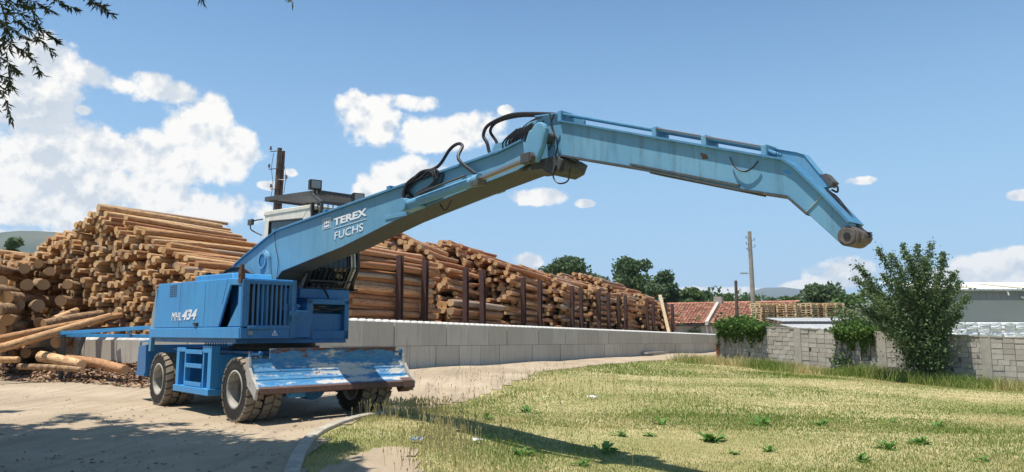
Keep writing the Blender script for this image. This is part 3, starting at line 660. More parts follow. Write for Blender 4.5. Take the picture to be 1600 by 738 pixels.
# boom
by0, by1 = -.30, .20
top = [(-1.62, 2.78), (-1.3, 2.93), (-.99, 3.03), (.20, 3.36), (.54, 3.44), (4.72, 3.70), (6.97, 3.83), (7.40, 3.90)]
bot = [(7.55, 3.62), (7.30, 3.54), (6.03, 3.40), (4.61, 3.21), (3.02, 2.93), (.80, 2.65), (.45, 2.42), (-.3, 2.35), (-1.3, 2.45)]
bo = empty('boom', (0, 0, 0)); bo.parent = mach
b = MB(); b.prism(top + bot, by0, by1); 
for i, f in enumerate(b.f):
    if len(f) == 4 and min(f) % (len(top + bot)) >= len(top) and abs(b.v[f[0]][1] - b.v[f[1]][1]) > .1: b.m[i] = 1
bb = b.build('boom_box', [M_fade, M_undershade], bo, bevel=.008)
b = MB()
for i in range(len(top) - 1):
    (xa, za), (xb, zb) = top[i], top[i + 1]; b.beam((xa, (by0 + by1) / 2, za + .008), (xb, (by0 + by1) / 2, zb + .008), by1 - by0 + .09, .022)
b.tube([(top[i][0], by0 + .03, top[i][1] + .045) for i in range(1, 7)], .018, 6, spline=False).tube([(top[i][0], by0 + .09, top[i][1] + .045) for i in range(1, 7)], .018, 6, spline=False)
b.tube([(top[i][0], by0 + .15, top[i][1] + .045) for i in range(1, 7)], .018, 6, spline=False)
b.build('top_flange', M_trim, bo)
b = MB()
for x in (.42, 2.4, 4.4): z = float(np.interp(x, [p[0] for p in top], [p[1] for p in top])); b.box(x - .05, x + .05, by0 - .03, by0 + .2, z, z + .085)
b.build('pipe_clamp', M_trim, bo, bevel=.01)
b = MB(); lug = [(-.05, 2.40), (.05, 2.62), (-.03, 2.80)] + [(.13 + .20 * math.cos(t), 2.90 + .20 * math.sin(t)) for t in [math.pi - i * math.pi / 9 for i in range(0, 10)]] + [(.40, 2.62), (.50, 2.40)]
b.prism(lug, by0 - .07, by0 - .005); b.build('foot_lug', M_fade, bo, bevel=.012)
b = MB(); b.cyl((.13, by0 - .085, 2.90), (.13, by0 - .0, 2.90), .125, n=28); pin = b.build('pin_hole', M_blueshade, bo)
b = MB(); b.lathe([(.125, -.10), (.165, -.10), (.165, -.06), (.125, -.06)], 28, c=(.13, by0, 2.90)); b.build('pin_collar', M_fade, bo)
b = MB(); b.box(4.3, 4.9, by0 - .012, by0 - .002, 3.24, 3.30); b.cyl((5.02, by0 - .20, 3.37), (5.02, by0, 3.37), .10, n=20); b.prism([(5.0, 3.27), (5.35, 3.30), (5.35, 3.34), (5.05, 3.47)], by0 - .16, by0); b.build('cylinder_mount', M_fade, bo, bevel=.01)
def ram(y, a, m_, c, r1, r2, nm):
    b = MB(); b.cyl((a[0], y, a[1]), (m_[0], y, m_[1]), r1, n=20); d = Vector((m_[0] - a[0], 0, m_[1] - a[1])).normalized(); e = Vector((m_[0], y, m_[1])); b.cyl(e - d * .08, e + d * .03, r1 * 1.18, n=20)
    o = b.build('hydraulic_cylinder', M_fade, bo, smooth=True)
    b = MB(); b.cyl(e, (c[0], y, c[1]), r2, n=16); b.build('piston_rod', M_rod, o, smooth=True)
    b = MB(); b.cyl((c[0], y - .06, c[1]), (c[0], y + .06, c[1]), r1 * .95, n=18); b.box(c[0] - .10, c[0] + .02, y - .045, y + .045, c[1] - .06, c[1] + .05); b.build('rod_eye', M_boss, o)
    return o
rc = ram(by0 - .12, (5.08, 3.37), (6.68, 3.50), (7.66, 3.62), .066, .036, 0)
ram(by1 + .12, (5.0, 3.39), (6.30, 3.55), (7.36, 3.70), .066, .036, 0)
b = MB(); b.box(6.58, 6.74, by0 - .19, by0 - .04, 3.42, 3.50); b.tube([(5.35, by0 - .2, 3.44), (5.6, by0 - .2, 3.49), (6.5, by0 - .2, 3.57)], .014, 6); b.build('port_block', M_dark, rc)
# boom head and knuckle
b = MB(); b.prism([(6.6, 3.80), (6.75, 4.0), (7.1, 4.02), (7.4, 4.16), (7.95, 4.18), (8.10, 4.10), (8.02, 3.62), (7.6, 3.56), (7.4, 3.55), (6.8, 3.70)], by0 + .09, by0 + .13)
b.prism([(6.7, 3.80), (7.1, 4.0), (7.4, 4.16), (7.95, 4.18), (8.10, 4.10), (8.02, 3.62), (7.6, 3.56), (7.4, 3.55), (6.8, 3.70)], by1 - .13, by1 - .09)
b.build('knuckle_plate', M_fade, bo, bevel=.006)
pl = [(7.52, 3.62), (7.50, 3.78), (7.60, 3.98)] + [(7.76 + .125 * math.cos(t), 3.93 + .125 * math.sin(t)) for t in [math.pi * .85 - i * math.pi * .9 / 8 for i in range(9)]] + [(7.82, 3.72), (7.72, 3.56)]
b = MB(); b.prism(pl, by0 - .10, by0 - .02); b.prism(pl, by1 + .02, by1 + .10); b.build('link_plate', M_fade, bo, bevel=.02)
b = MB(); b.cyl((7.8, by0 - .04, 3.87), (7.8, by1 + .04, 3.87), .07, n=18).box(7.54, 7.70, by0 - .19, by0 - .10, 3.55, 3.68).prism([(7.35, 3.52), (7.6, 3.62), (7.95, 3.62), (8.06, 3.55), (8.0, 3.44), (7.85, 3.40), (7.7, 3.50)], by0 + .02, by1 - .02); b.cyl((8.0, by0 + .06, 3.50), (8.0, by1 - .12, 3.50), .09, n=20); b.build('knuckle_pin', M_undershade, bo, bevel=.008)
# stick
st = empty('stick', (0, 0, 0)); st.parent = mach
sy0, sy1 = -.25, -.03
stop = [(8.02, 4.03), (9.0, 3.69), (10.70, 3.105), (10.80, 3.07), (10.90, 2.99), (11.15, 2.70), (11.37, 2.42)]
sbot = [(11.29, 2.24), (11.0, 2.55), (10.82, 2.735), (10.33, 2.875), (9.07, 3.30), (7.98, 3.63)]
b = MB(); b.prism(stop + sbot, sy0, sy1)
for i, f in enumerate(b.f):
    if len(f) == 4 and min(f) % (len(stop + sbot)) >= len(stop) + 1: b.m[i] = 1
b.build('stick_box', [M_stick, M_undershade], st, bevel=.006)
b = MB(); n = len(stop)
for i in range(n - 1): b.beam((stop[i][0], -.14, stop[i][1] + .008), (stop[i + 1][0], -.14, stop[i + 1][1] + .008), .30, .020)
b.build('stick_flange', M_trim, st)
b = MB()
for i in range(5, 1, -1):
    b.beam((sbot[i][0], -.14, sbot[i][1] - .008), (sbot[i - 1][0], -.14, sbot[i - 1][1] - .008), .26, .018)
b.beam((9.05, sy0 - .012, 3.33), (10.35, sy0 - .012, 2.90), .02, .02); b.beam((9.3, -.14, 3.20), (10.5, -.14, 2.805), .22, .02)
b.build('bottom_flange', M_undershade, st)
b = MB(); 
for k in range(4):
    y = sy0 + .02 + k * .048; b.tube([(7.55, y, 4.20), (8.0, y, 4.14), (10.6, y, 3.22), (10.72, y, 3.15)], .016, 7, spline=False)
b.build('hydraulic_pipe', M_trim, st, smooth=True)
b = MB(); b.tube([(9.4, sy0 - .01, 3.66), (10.6, sy0 - .01, 3.235)], .012, 7, spline=False); b.build('steel_pipe', M_rod, st, smooth=True)
for x in (8.0, 9.38, 9.98, 10.62):
    z = float(np.interp(x, [8.0, 10.6], [4.14, 3.22])); b = MB(); b.box(x - .03, x + .03, sy0 - .025, sy0 + .22, z - .11, z + .035); b.build('pipe_bracket', M_fade, st, bevel=.012)
b = MB(); b.prism([(10.66, 3.12), (10.66, 3.225), (10.77, 3.185), (10.86, 3.155), (10.93, 3.12), (11.0, 3.03), (11.07, 2.91), (11.16, 2.80), (11.08, 2.79), (10.93, 2.97), (10.80, 3.08)], -.10, -.02)
b.beam((10.66, -.06, 3.23), (10.86, -.06, 3.16), .10, .012).beam((10.86, -.06, 3.16), (10.93, -.06, 3.125), .10, .012).beam((10.93, -.06, 3.125), (11.07, -.06, 2.915), .10, .012)
b.build('valve_cover', M_fade, st, bevel=.004)
b = MB(); b.prism([(11.07, 2.91), (11.12, 2.92), (11.19, 2.83), (11.15, 2.79)], -.11, .0); b.tube([(11.14, -.05, 2.82), (11.19, -.05, 2.80), (11.18, -.03, 2.75), (11.13, -.03, 2.78)], .010, 6); b.build('valve_block', M_dark, st, bevel=.003)
b = MB(); b.cyl((11.345, sy0 - .02, 2.315), (11.345, sy1 + .02, 2.315), .088, n=28).cyl((11.345, sy0 - .03, 2.315), (11.345, sy0 - .02, 2.315), .07, n=24); b.cyl((11.40, sy0 + .04, 2.31), (11.40, sy1, 2.31), .06, n=20); b.build('tip_boss', M_boss, st, bevel=.006)
b = MB(); b.cyl((11.345, sy0 - .036, 2.315), (11.345, sy0 - .029, 2.315), .03, n=18); b.build('tip_pin', M_black, st)
b = MB()
for o in (0, .02, .05): b.tube([(11.12, -.12 + o, 2.76), (11.2, -.12 + o, 2.66 + o * .6), (11.32, -.12 + o, 2.50), (11.41, -.12 + o, 2.37), (11.49, -.12, 2.34 - o)], .007, 5)
b.build('tip_hose', M_hose, st, smooth=True)
b = MB(); b.beam((10.99, sy0 - .004, 2.565), (11.15, sy0 - .004, 2.70), .008, .012, up=(0, 1, 0)); b.build('weld_seam', M_grey, st)
b = MB(); q = [(9.93, 3.30), (10.0, 3.27), (10.02, 3.22), (9.95, 3.23)]
b.prism(q, sy0 - .003, sy0); b.build('scrape', M_rust, st)
b = MB(); b.prism([(10.79, 2.98), (10.85, 2.965), (10.87, 2.935), (10.81, 2.95)], sy0 - .003, sy0); b.build('paint_patch', M_blue, st)
# hoses
hs = [([(4.97, -.45, 3.38), (4.99, -.40, 3.68), (5.25, -.32, 3.82), (5.44, -.15, 3.93), (5.71, -.15, 4.13), (5.90, -.15, 4.18), (6.06, -.2, 4.10), (6.16, -.35, 3.88), (6.62, -.42, 3.58)], .024),
      ([(6.55, 0, 3.82), (6.42, 0, 3.97), (6.36, 0, 4.13), (6.28, 0, 4.25), (6.36, 0, 4.37), (6.61, 0, 4.42), (6.93, 0, 4.42), (7.45, 0, 4.31), (7.9, 0, 4.19)], .024),
      ([(6.58, .05, 3.82), (6.55, .05, 3.98), (6.50, .05, 4.13), (6.37, .05, 4.31), (6.52, .05, 4.41), (6.94, .05, 4.40), (7.43, .05, 4.30), (7.9, .05, 4.2)], .022),
      ([(6.4, -.2, 3.84), (6.71, -.22, 3.86), (6.92, -.24, 3.84), (7.06, -.24, 3.91), (7.21, -.2, 4.05), (7.36, -.15, 4.17), (7.65, -.15, 4.21)], .024),
      ([(6.5, -.25, 3.81), (6.85, -.26, 3.82), (7.05, -.26, 3.86), (7.24, -.24, 4.00), (7.42, -.2, 4.12), (7.70, -.17, 4.2)], .02),
      ([(6.6, -.1, 3.82), (6.9, -.1, 3.80), (7.15, -.12, 3.86), (7.3, -.15, 4.02), (7.5, -.15, 4.14)], .018)]
for k, (P, r) in enumerate(hs): b = MB(); b.tube(P, r, 8); b.build('hydraulic_hose', M_hose, bo, smooth=True)
bundle = [(5.01, 3.41), (4.88, 3.55), (4.91, 3.67), (5.09, 3.76), (5.36, 3.82), (5.63, 3.82), (5.75, 3.73), (5.70, 3.62), (5.49, 3.54), (5.25, 3.5)]
for k in range(7):
    b = MB(); j = lambda: random.uniform(-.04, .04)
    s_ = 1 - .05 * k; b.tube([(5.3 + (x - 5.3) * s_ + j(), -.34 - .02 * (k % 3) + j() * .4, 3.62 + (z - 3.62) * s_ + j()) for x, z in bundle], .013 + .004 * (k % 2), 7); b.build('hydraulic_hose', M_hose, bo, smooth=True)
for k in range(9):
    b = MB(); x = 6.85 + k * .06; b.tube([(x + .35, -.21, 4.12), (x + .15, -.27, 3.98), (x + .12, -.26, 3.85), (x - .1, -.2, 3.76)], .012, 6); b.build('hydraulic_hose', M_hose, bo, smooth=True)
for P, r, par in (([(7.96, 3.5), (7.91, 3.37), (8.0, 3.27), (8.15, 3.28), (8.19, 3.43)], .010, st), ([(10.28, 3.19), (10.33, 3.08), (10.43, 3.02), (10.52, 3.05), (10.57, 3.10)], .008, st),
                  ([(7.94, 4.14), (7.88, 4.02), (7.94, 3.85), (7.84, 3.71)], .010, st), ([(7.86, 4.16), (7.92, 3.93), (7.99, 3.78), (7.95, 3.6)], .010, st), ([(.48, 3.44), (.56, 3.15), (.70, 2.83), (.65, 2.47)], .006, bo), ([(5.73, 3.3), (5.86, 3.20), (5.99, 3.33)], .010, bo)):
    b = MB(); b.tube([(x, -.33 if par is bo else -.29, z) for x, z in P], r, 6); b.build('cable', M_hose, par, smooth=True)
b = MB()
for k in range(3): b.tube([(-1.1 - k * .08, -.8, 2.5), (-1.0 - k * .06, -.6, 2.78 - k * .02), (-.7, -.45, 2.8 - k * .03), (-.4, -.35, 2.66)], .026, 8)
b.tube([(-1.35, -.85, 2.45), (-1.38, -.85, 2.72)], .06, 10, spline=False); b.build('hydraulic_hose', M_hose, mach, smooth=True)
# lettering
def text_mesh(s, bold=0.0, shear=0.0):
    cu = bpy.data.curves.new('text', 'FONT'); cu.body = s; cu.size = 1; cu.extrude = .004; cu.offset = bold; cu.shear = shear; cu.resolution_u = 3
    o = bpy.data.objects.new('text', cu); C.objects.link(o); dg = bpy.context.evaluated_depsgraph_get(); dg.update()
    me = bpy.data.meshes.new_from_object(o.evaluated_get(dg)); bpy.data.objects.remove(o); return me
def put_text(name, s, P0, P1, height, y, parent, bold=0, shear=0):   # from P0 to P1 = baseline ends in local XZ, glyph height
    me = text_mesh(s, bold, shear); co = np.array([v.co[:] for v in me.vertices]); mn = co.min(0); mx = co.max(0)
    L = math.hypot(P1[0] - P0[0], P1[1] - P0[1]); d = ((P1[0] - P0[0]) / L, (P1[1] - P0[1]) / L)
    for v in me.vertices:
        a = (v.co.x - mn[0]) / (mx[0] - mn[0]) * L; h = (v.co.y - mn[1]) / (mx[1] - mn[1]) * height; v.co = (P0[0] + d[0] * a - 0 * h, y - .002 + (v.co.z) * .5, P0[1] + d[1] * a + h)
    me.materials.clear(); me.materials.append(M_white); return link(name, me, parent)
yt = by0 - .004
put_text('lettering', 'TEREX', (2.71, 3.315), (3.76, 3.375), .125, yt, bb, .035)
put_text('lettering', 'FUCHS', (2.76, 3.07), (3.66, 3.135), .13, yt, bb, 0)
b = MB(); b.beam((2.73, yt, 3.262), (3.76, yt, 3.318), .006, .006, up=(0, 1, 0)); b.build('underline', M_white, bb)
b = MB(); lx0, lx1 = 2.33, 2.60; zz = lambda x: .055 * (x - 2.33)
def lq(x0, x1, z0, z1): b.prism([(x0, z0 + zz(x0)), (x1, z0 + zz(x1)), (x1, z1 + zz(x1)), (x0, z1 + zz(x0))], yt - .002, yt + .002)
lq(lx0, lx1, 3.285, 3.293); lq(lx0, lx1, 3.462, 3.470); lq(lx0, lx0 + .008, 3.293, 3.462); lq(lx1 - .008, lx1, 3.293, 3.462)
lq(2.37, 2.395, 3.36, 3.44); lq(2.535, 2.56, 3.36, 3.44); lq(2.395, 2.535, 3.385, 3.40); b.prism([(2.43, 3.41), (2.465, 3.37), (2.50, 3.41), (2.465, 3.455)], yt - .0025, yt + .0015)
lq(2.37, 2.56, 3.315, 3.345); b.build('emblem', M_white, bb)
put_text('lettering', 'MHL', (-1.72, 1.74), (-1.18, 1.74), .16, ys - .004, hb, .0, .1)
put_text('lettering', '434', (-1.15, 1.74), (-.36, 1.745), .20, ys - .004, hb, .03, .3)

# ------------------------------------------------------------------ timber yard
DA = R(26.5); DD = Vector((math.sin(DA), math.cos(DA), 0)); DN = Vector((-DD.y, DD.x, 0)); W0 = Vector((-4.133, 23.1, 0))
def yard(s, off, z=0): return W0 + DD * s + DN * off + Vector((0, 0, z))
BH = .765
def conc_block(b, s0, s1, o0, o1, z0, dz0=0, dz1=0, studs=False, swap=False):
    def q(s, o, z): return (yard(o, s, z) if swap else yard(s, o, z))
    g = .016; c = .03; r = random.random()
    V = []
    for s, dz in ((s0 + g, dz0), (s1 - g, dz1)):
        for o in (o0, o1):
            for z in (z0 + .006 - (.3 if z0 < .1 else 0), z0 + BH - .004): V.append(q(s, o, z + dz))
    b.add(V, [(0, 1, 3, 2), (4, 6, 7, 5), (0, 4, 5, 1), (2, 3, 7, 6), (0, 2, 6, 4), (1, 5, 7, 3)], 0, r)
def stud(b, p, r0=.17):
    n = 12; V = []; 
    for rr, zz in ((r0, 0), (r0 * .85, .045), (r0 * .45, .085)): V += [p + Vector((rr * math.cos(2 * math.pi * i / n), rr * math.sin(2 * math.pi * i / n), zz)) for i in range(n)]
    F = [(j * n + i, j * n + (i + 1) % n, (j + 1) * n + (i + 1) % n, (j + 1) * n + i) for j in (0, 1) for i in range(n)] + [tuple(range(2 * n, 3 * n))]
    b.add(V, F, 1)
M_studlit = simple('sunlit_concrete', (.5, .48, .44), (.62, .60, .56), 5)  # paler than the blocks: sunlight on the studs put into the colour
def zb(s, o=0): p = yard(s, o); return float(np.interp(s, [-3, 56], [.345, -.27]))
wall = empty('concrete_block_wall', tuple(yard(-2.4, .4, zb(0))), 0, 'long grey retaining wall of big stacked concrete blocks along the dirt road', 'retaining wall')
wi = wall.location.copy()
def to_wall(o): o.parent = wall; o.matrix_parent_inverse = Matrix.Translation(-wi)
for course in (0, 1):
    s = -2.4 + (0 if course else -.0); first = True
    L0 = .9 if course == 0 else 1.6
    while s < 53:
        e = s + (L0 if first else 1.6); first = False
        b = MB(); jit = random.uniform(-.012, .012); conc_block(b, s, e, jit, .8 + jit, course * BH, zb(s), zb(e))
        if course == 1:
            nst = 4 if s < 30 else 2
            for k in range(nst):
                for o in ((.2, .6) if s < 15 else (.2,)): ss = s + (e - s) * (k + .5) / nst; stud(b, yard(ss, o, 2 * BH - .006 + zb(ss)))
        to_wall(b.build('concrete_block', [M_conc, M_studlit], None)); s = e
wl = empty('concrete_block_wall', tuple(yard(-2.6, 12, .45)), 0, 'low single course wall of pale concrete blocks below the left log stack', 'retaining wall')
wj = wl.location.copy()
o_ = 12.55
while o_ > 1.0:
    b = MB(); z0 = .48; conc_block(b, o_ - 1.6, o_, -3.3, -2.5, z0 + .03, swap=True)
    V = None
    for k in range(4):
        for s in (-3.1, -2.7): stud(b, yard(s, o_ - .2 - k * .4, z0 + .03 + BH - .006))
    o = b.build('concrete_block', [M_conc, M_studlit], None); o.parent = wl; o.matrix_parent_inverse = Matrix.Translation(-wj); o_ -= 1.6
# steel stanchions behind the wall
ordn = ['first', 'second', 'third', 'fourth', 'fifth', 'sixth', 'seventh', 'eighth', 'ninth', 'tenth', 'eleventh', 'twelfth', 'thirteenth', 'fourteenth', 'fifteenth', 'sixteenth', 'seventeenth', 'eighteenth']
pm = MB(); h = 4.02
pm.box(-.10, .10, -.10, -.088, 0, h).box(-.10, .10, .088, .10, 0, h).box(-.008, .008, -.088, .088, 0, h)
PM = pm.mesh('steel_post', M_post)
for k, s in enumerate((2.6, 4.15, 7.24, 8.71, 12.7, 14.46, 18.79, 20.24, 23.1, 24.84, 26.7, 28.3, 33.4, 34.9, 38.5, 40.5)):
    p = yard(s, 1.08); o = link('steel_post', PM, None, (p.x, p.y, zb(s) - .1)); o.rotation_euler = (random.uniform(-.012, .012), random.uniform(-.012, .012), -DA)
    tag(o, 'dark red steel post against the stacked logs, %s from the machine along the wall' % ordn[k], 'post', 'steel posts along the wall')
# logs
def log_arrays(Lg, r, n=10, segs=4, seed=0, bend=.02):
    rr = random.Random(seed); V = []; A = []; F = []; MI = []
    ph = rr.uniform(0, 6); t0 = rr.uniform(.88, 1.0); b1 = rr.uniform(-bend, bend) * Lg * .5; b2 = rr.uniform(-bend, bend) * Lg * .5
    ov = 1 + rr.uniform(-.08, .08); 
    for i in range(segs + 1):
        t = i / segs; rad = r * (1 + (t0 - 1) * t) * (1 + rr.uniform(-.05, .05)); cx = b1 * math.sin(math.pi * t); cz = b2 * math.sin(math.pi * t)
        for k in range(n):
            a = 2 * math.pi * k / n + ph; q = 1 + .05 * math.sin(3 * a + ph) 
            V.append((cx + rad * q * ov * math.cos(a), t * Lg, cz + rad * q * math.sin(a))); A.append((math.cos(a) * r * 6, t * Lg * .9 + seed * 1.7, math.sin(a) * r * 6))
    for i in range(segs):
        for k in range(n): F.append((i * n + k, i * n + (k + 1) % n, (i + 1) * n + (k + 1) % n, (i + 1) * n + k)); MI.append(0)
    for e, base in ((0, 0), (1, segs * n)):      # end caps as quads fans around a centre
        c = len(V); V.append((b1 * 0, e * Lg, 0)); A.append((0, seed, 0))
        ring = []
        for k in range(n):
            v = V[base + k]; ring.append(len(V)); V.append(v); A.append(((v[0]) * 8, seed + e, v[2] * 8))
        for k in range(0, n, 2):
            q = (c, ring[(k + 2) % n], ring[k + 1], ring[k]); F.append(q if e == 0 else q[::-1]); MI.append(1)
    V = np.array(V); ys_ = V[:, 1] < 1e-6; V[ys_, 1] += rr.uniform(-.12, .12) * V[ys_, 0] + rr.uniform(-.05, .05) * V[ys_, 2]
    return V, np.array(A), np.array(F), np.array(MI)
VAR = [log_arrays(1.0, 1.0, 10, 4, i, 0) for i in range(10)]
def make_log_data(Lg, r, seed):
    return log_arrays(Lg, r, 10, 6, seed, .022)
pool = {}
def pooled(Lg, r, m=None):
    m = m or M_log; key = (round(Lg * 2) / 2, round(r * 80) / 80, random.randrange(3), m.name)
    if key not in pool:
        V, A, F, MI = make_log_data(key[0], key[1], len(pool) + 11); pool[key] = (V, A, F, MI, mesh_np('log', V, F, [m, M_endd if m is M_bark else M_end], np.zeros(len(V)), {'along': A}, MI, True))
        me = pool[key][4]
        # sawn ends stay flat
        sm = np.ones(len(F), bool); sm[MI == 1] = False; me.polygons.foreach_set('use_smooth', sm)
    return pool[key]
LOGS = []      # (score, position, rotation euler, pooled, pile)
CAMP = Vector((0, 0, 1.5))
def frame_px(p):
    q = p - CAMP; z = q.y * math.cos(PITCH) + q.z * math.sin(PITCH); y = -q.y * math.sin(PITCH) + q.z * math.cos(PITCH)
    return (800 + FOCAL * q.x / z, 369 - FOCAL * y / z) if z > .1 else (-1e4, -1e4)
def pile(pid, s0, Lg, o0, o1, prof, rmean, zb0, exposed, sj=.3, yawj=.012, tilt=0.0, pitch=0.0, seed=0, fall=0):
    rr = random.Random(seed); z = zb0 + rmean; row = 0
    while z < 8:
        o = o0 + rmean + (row % 2) * rmean; first = True; any_ = False; col_ = 0
        while o < o1:
            hmax = float(np.interp(o, [p[0] for p in prof], [p[1] for p in prof]))
            r = rmean * rr.uniform(.72, 1.22)
            if z < hmax + rr.uniform(-.16, .16):
                any_ = True
                near_top = z > hmax - .32
                L_ = Lg + rr.uniform(-.2, .2); ds = rr.uniform(-sj, sj); 
                oo = o + rr.uniform(-.04, .04); zz = z + rr.uniform(-.05, .05)
                yaw = -DA + rr.gauss(0, yawj) + tilt * (1 if row % 2 else .4); pt = pitch + rr.gauss(0, .006)
                if near_top: yaw += rr.gauss(0, .03); pt += rr.gauss(0, .008)
                p = yard(s0 + ds, oo, zz); dist = (p - CAMP).length
                sc_ = (2 * r) ** 2 * 2.5 if (exposed == 'end') else (2 * r) ** 2 * (1.5 if oo < 6 else .2)
                if near_top: sc_ += L_ * 2 * r * .8
                if exposed == 'side' and oo < o0 + 3.2 * rmean: sc_ += L_ * 2 * r * 1.0
                col_ = col_ + 1
                LOGS.append([sc_ / dist ** 2, p, (pt, 0, yaw), pooled(L_, r, M_logr if pid == 'bay' else M_log), pid, rr.random(), (s0, row, col_)])
            o += 2 * rmean * 1.02 + rr.uniform(-.02, .05)
        if not any_ and row > 4: break
        z += rmean * 1.80; row += 1
# the tall stack on the left, sawn ends towards us
profA = ([(2.6, 2.6), (3.4, 3.0), (5.4, 3.45), (6.5, 3.85), (7.4, 4.35), (8.4, 4.75), (9.1, 5.1), (9.5, 5.38), (10.3, 5.62), (10.7, 5.98), (11.1, 6.0), (11.6, 5.5), (12.3, 5.32), (13.6, 5.0), (14.4, 4.72), (14.8, 4.45), (15.6, 3.7), (16.5, 2.6)])
pile('tall', -2.0, 5.6, 2.6, 16.2, profA, .100, .55, 'end', .42, .03, seed=1)
# lower stack beyond it at the picture's edge and another behind
pile('edge', 2.0, 5, 16.4, 24.5, [(16.4, 4.7), (18, 4.75), (20, 4.9), (24.5, 5.3)], .12, .5, 'end', .35, .03, seed=2)
pile('back', 4.6, 5.4, 4.3, 11.5, [(4.3, 4.7), (5.5, 5.35), (6.2, 5.75), (8.2, 5.3), (11.5, 5)], .11, .5, 'end', .35, .03, seed=3)
# bays behind the long wall, logs lying along it
pile('bay', .15, 5.2, 1.25, 3.4, [(1.2, 4.1), (1.6, 4.3), (2.6, 4.5), (3.4, 4.7)], .115, .35, 'side', .3, .012, pitch=-.008, seed=4)
pile('bay', 6.7, 4.6, 1.25, 2.2, [(1.2, 2.5), (1.7, 2.7), (2.2, 2.9)], .14, .25, 'side', .4, .03, pitch=-.02, seed=5)
pile('bay', 7.4, 3.8, 2.0, 9.5, [(2.0, 3.6), (2.6, 4.4), (3.4, 5.1), (4.4, 5.75), (6, 6.1), (9.5, 5.6)], .105, .25, 'side', .9, .07, tilt=.42, pitch=-.015, seed=15)
pile('bay', 12.3, 4.0, 1.25, 8, [(1.2, 4.4), (1.6, 4.75), (2.8, 5.1), (4.5, 5.85), (6, 6.1), (8, 5.8)], .108, .15, 'side', 1.0, .05, pitch=-.03, tilt=.16, seed=6)
pile('bay', 18.2, 4.0, 1.25, 7, [(1.2, 4.2), (2, 4.6), (3.4, 5.0), (5, 5.5), (7, 5.5)], .108, .1, 'side', 1.0, .05, pitch=-.02, tilt=.16, seed=7)
pile('bay', 23.3, 4.2, 1.25, 6, [(1.2, 4.1), (2, 4.4), (3.2, 4.75), (6, 4.7)], .108, 0, 'side', .8, .04, pitch=-.01, tilt=.16, seed=8)
pile('bay', 29.0, 4.0, 1.25, 7, [(1.2, 4.0), (2, 4.3), (3.0, 4.9), (4.2, 5.5), (7, 5.4)], .108, -.05, 'side', 1.0, .05, pitch=-.02, tilt=.16, seed=9)
pile('bay', 34.2, 4.2, 1.25, 7, [(1.2, 3.9), (2, 4.3), (3.0, 4.8), (4.2, 5.25), (7, 5.2)], .108, -.1, 'side', .8, .04, pitch=-.02, tilt=.16, seed=10)
pile('bay', 39.6, 4.6, 1.25, 6, [(1.2, 3.4), (2, 3.9), (3.0, 4.3), (4.2, 4.6), (6, 4.6)], .108, -.15, 'side', .8, .04, pitch=-.02, tilt=.16, seed=11)
# big unpeeled butts heaped at the lower left
for k, (px, py, Y, r) in enumerate([(-8, 485, 21.5, .24), (2, 400 + 40, 24, .24), (28, 476, 23.5, .27), (60, 478, 23.8, .25), (42, 445, 24, .24), (68, 445, 24.6, .25), (38, 420, 25.2, .22), (12, 500, 22, .22), (10, 465, 23, .25),
        (95, 470, 24.2, .22), (62, 505, 23.6, .22), (88, 500, 23.8, .2), (-2, 515, 22.3, .25), (20, 528, 22.8, .24), (52, 532, 23.4, .22), (88, 535, 23.6, .23), (112, 492, 24.2, .2), (28, 505, 24.2, .2), (-15, 455, 22.5, .28),
        (78, 424, 25.4, .2), (105, 445, 25, .2), (40, 552, 23.6, .2), (70, 556, 23.8, .17), (5, 553, 22.9, .2), (-20, 540, 22.4, .25), (60, 412, 26, .2), (98, 520, 24.2, .2), (120, 540, 24.6, .18), (5, 424, 25, .22), (-10, 420, 24, .24)]):
    v = px_dir(px, py); p = CAMP + v * (Y / v.y); yaw = R(30) + random.uniform(-.3, .3)
    LOGS.append([1.0, p + Vector((math.sin(-yaw), math.cos(yaw), 0)) * .0, (random.uniform(-.03, .05), 0, yaw), pooled(4.0, r * .80, M_bark), 'butt', random.random(), (0, 0, k)])
LOGS.sort(key=lambda t: -t[0])
lab = {'tall': ('peeled pine log in the tall stack left of the blue machine', 'logs of the tall left stack'),
       'edge': ('pale pine log in the lower stack at the left edge of the yard', 'logs of the left edge stack'),
       'back': ('pine log in the stack directly behind the cab', 'logs of the stack behind the cab'),
       'bay': ('long peeled pine log lying behind the concrete wall and steel posts', 'logs stacked behind the long wall'),
       'butt': ('thick brown log in the rough heap at the lower left edge', 'thick logs heaped lower left')}
NI = 290
def ordw(n):
    w_ = ['', 'first', 'second', 'third', 'fourth', 'fifth', 'sixth', 'seventh', 'eighth', 'ninth', 'tenth', 'eleventh', 'twelfth', 'thirteenth', 'fourteenth', 'fifteenth', 'sixteenth', 'seventeenth', 'eighteenth', 'nineteenth']
    t_ = {20: 'twentieth', 30: 'thirtieth', 40: 'fortieth', 50: 'fiftieth'}; u_ = {20: 'twenty', 30: 'thirty', 40: 'forty', 50: 'fifty', 60: 'sixty'}
    return w_[n] if n < 20 else (t_[n] if n in t_ else u_.get(n // 10 * 10, 'sixty') + '-' + w_[n % 10])
bays = sorted({t[6][0] for t in LOGS if t[4] == 'bay'})
butts = sorted([t for t in LOGS if t[4] == 'butt'], key=lambda t: frame_px(t[1])[0]); bidx = {id(t): i + 1 for i, t in enumerate(butts)}
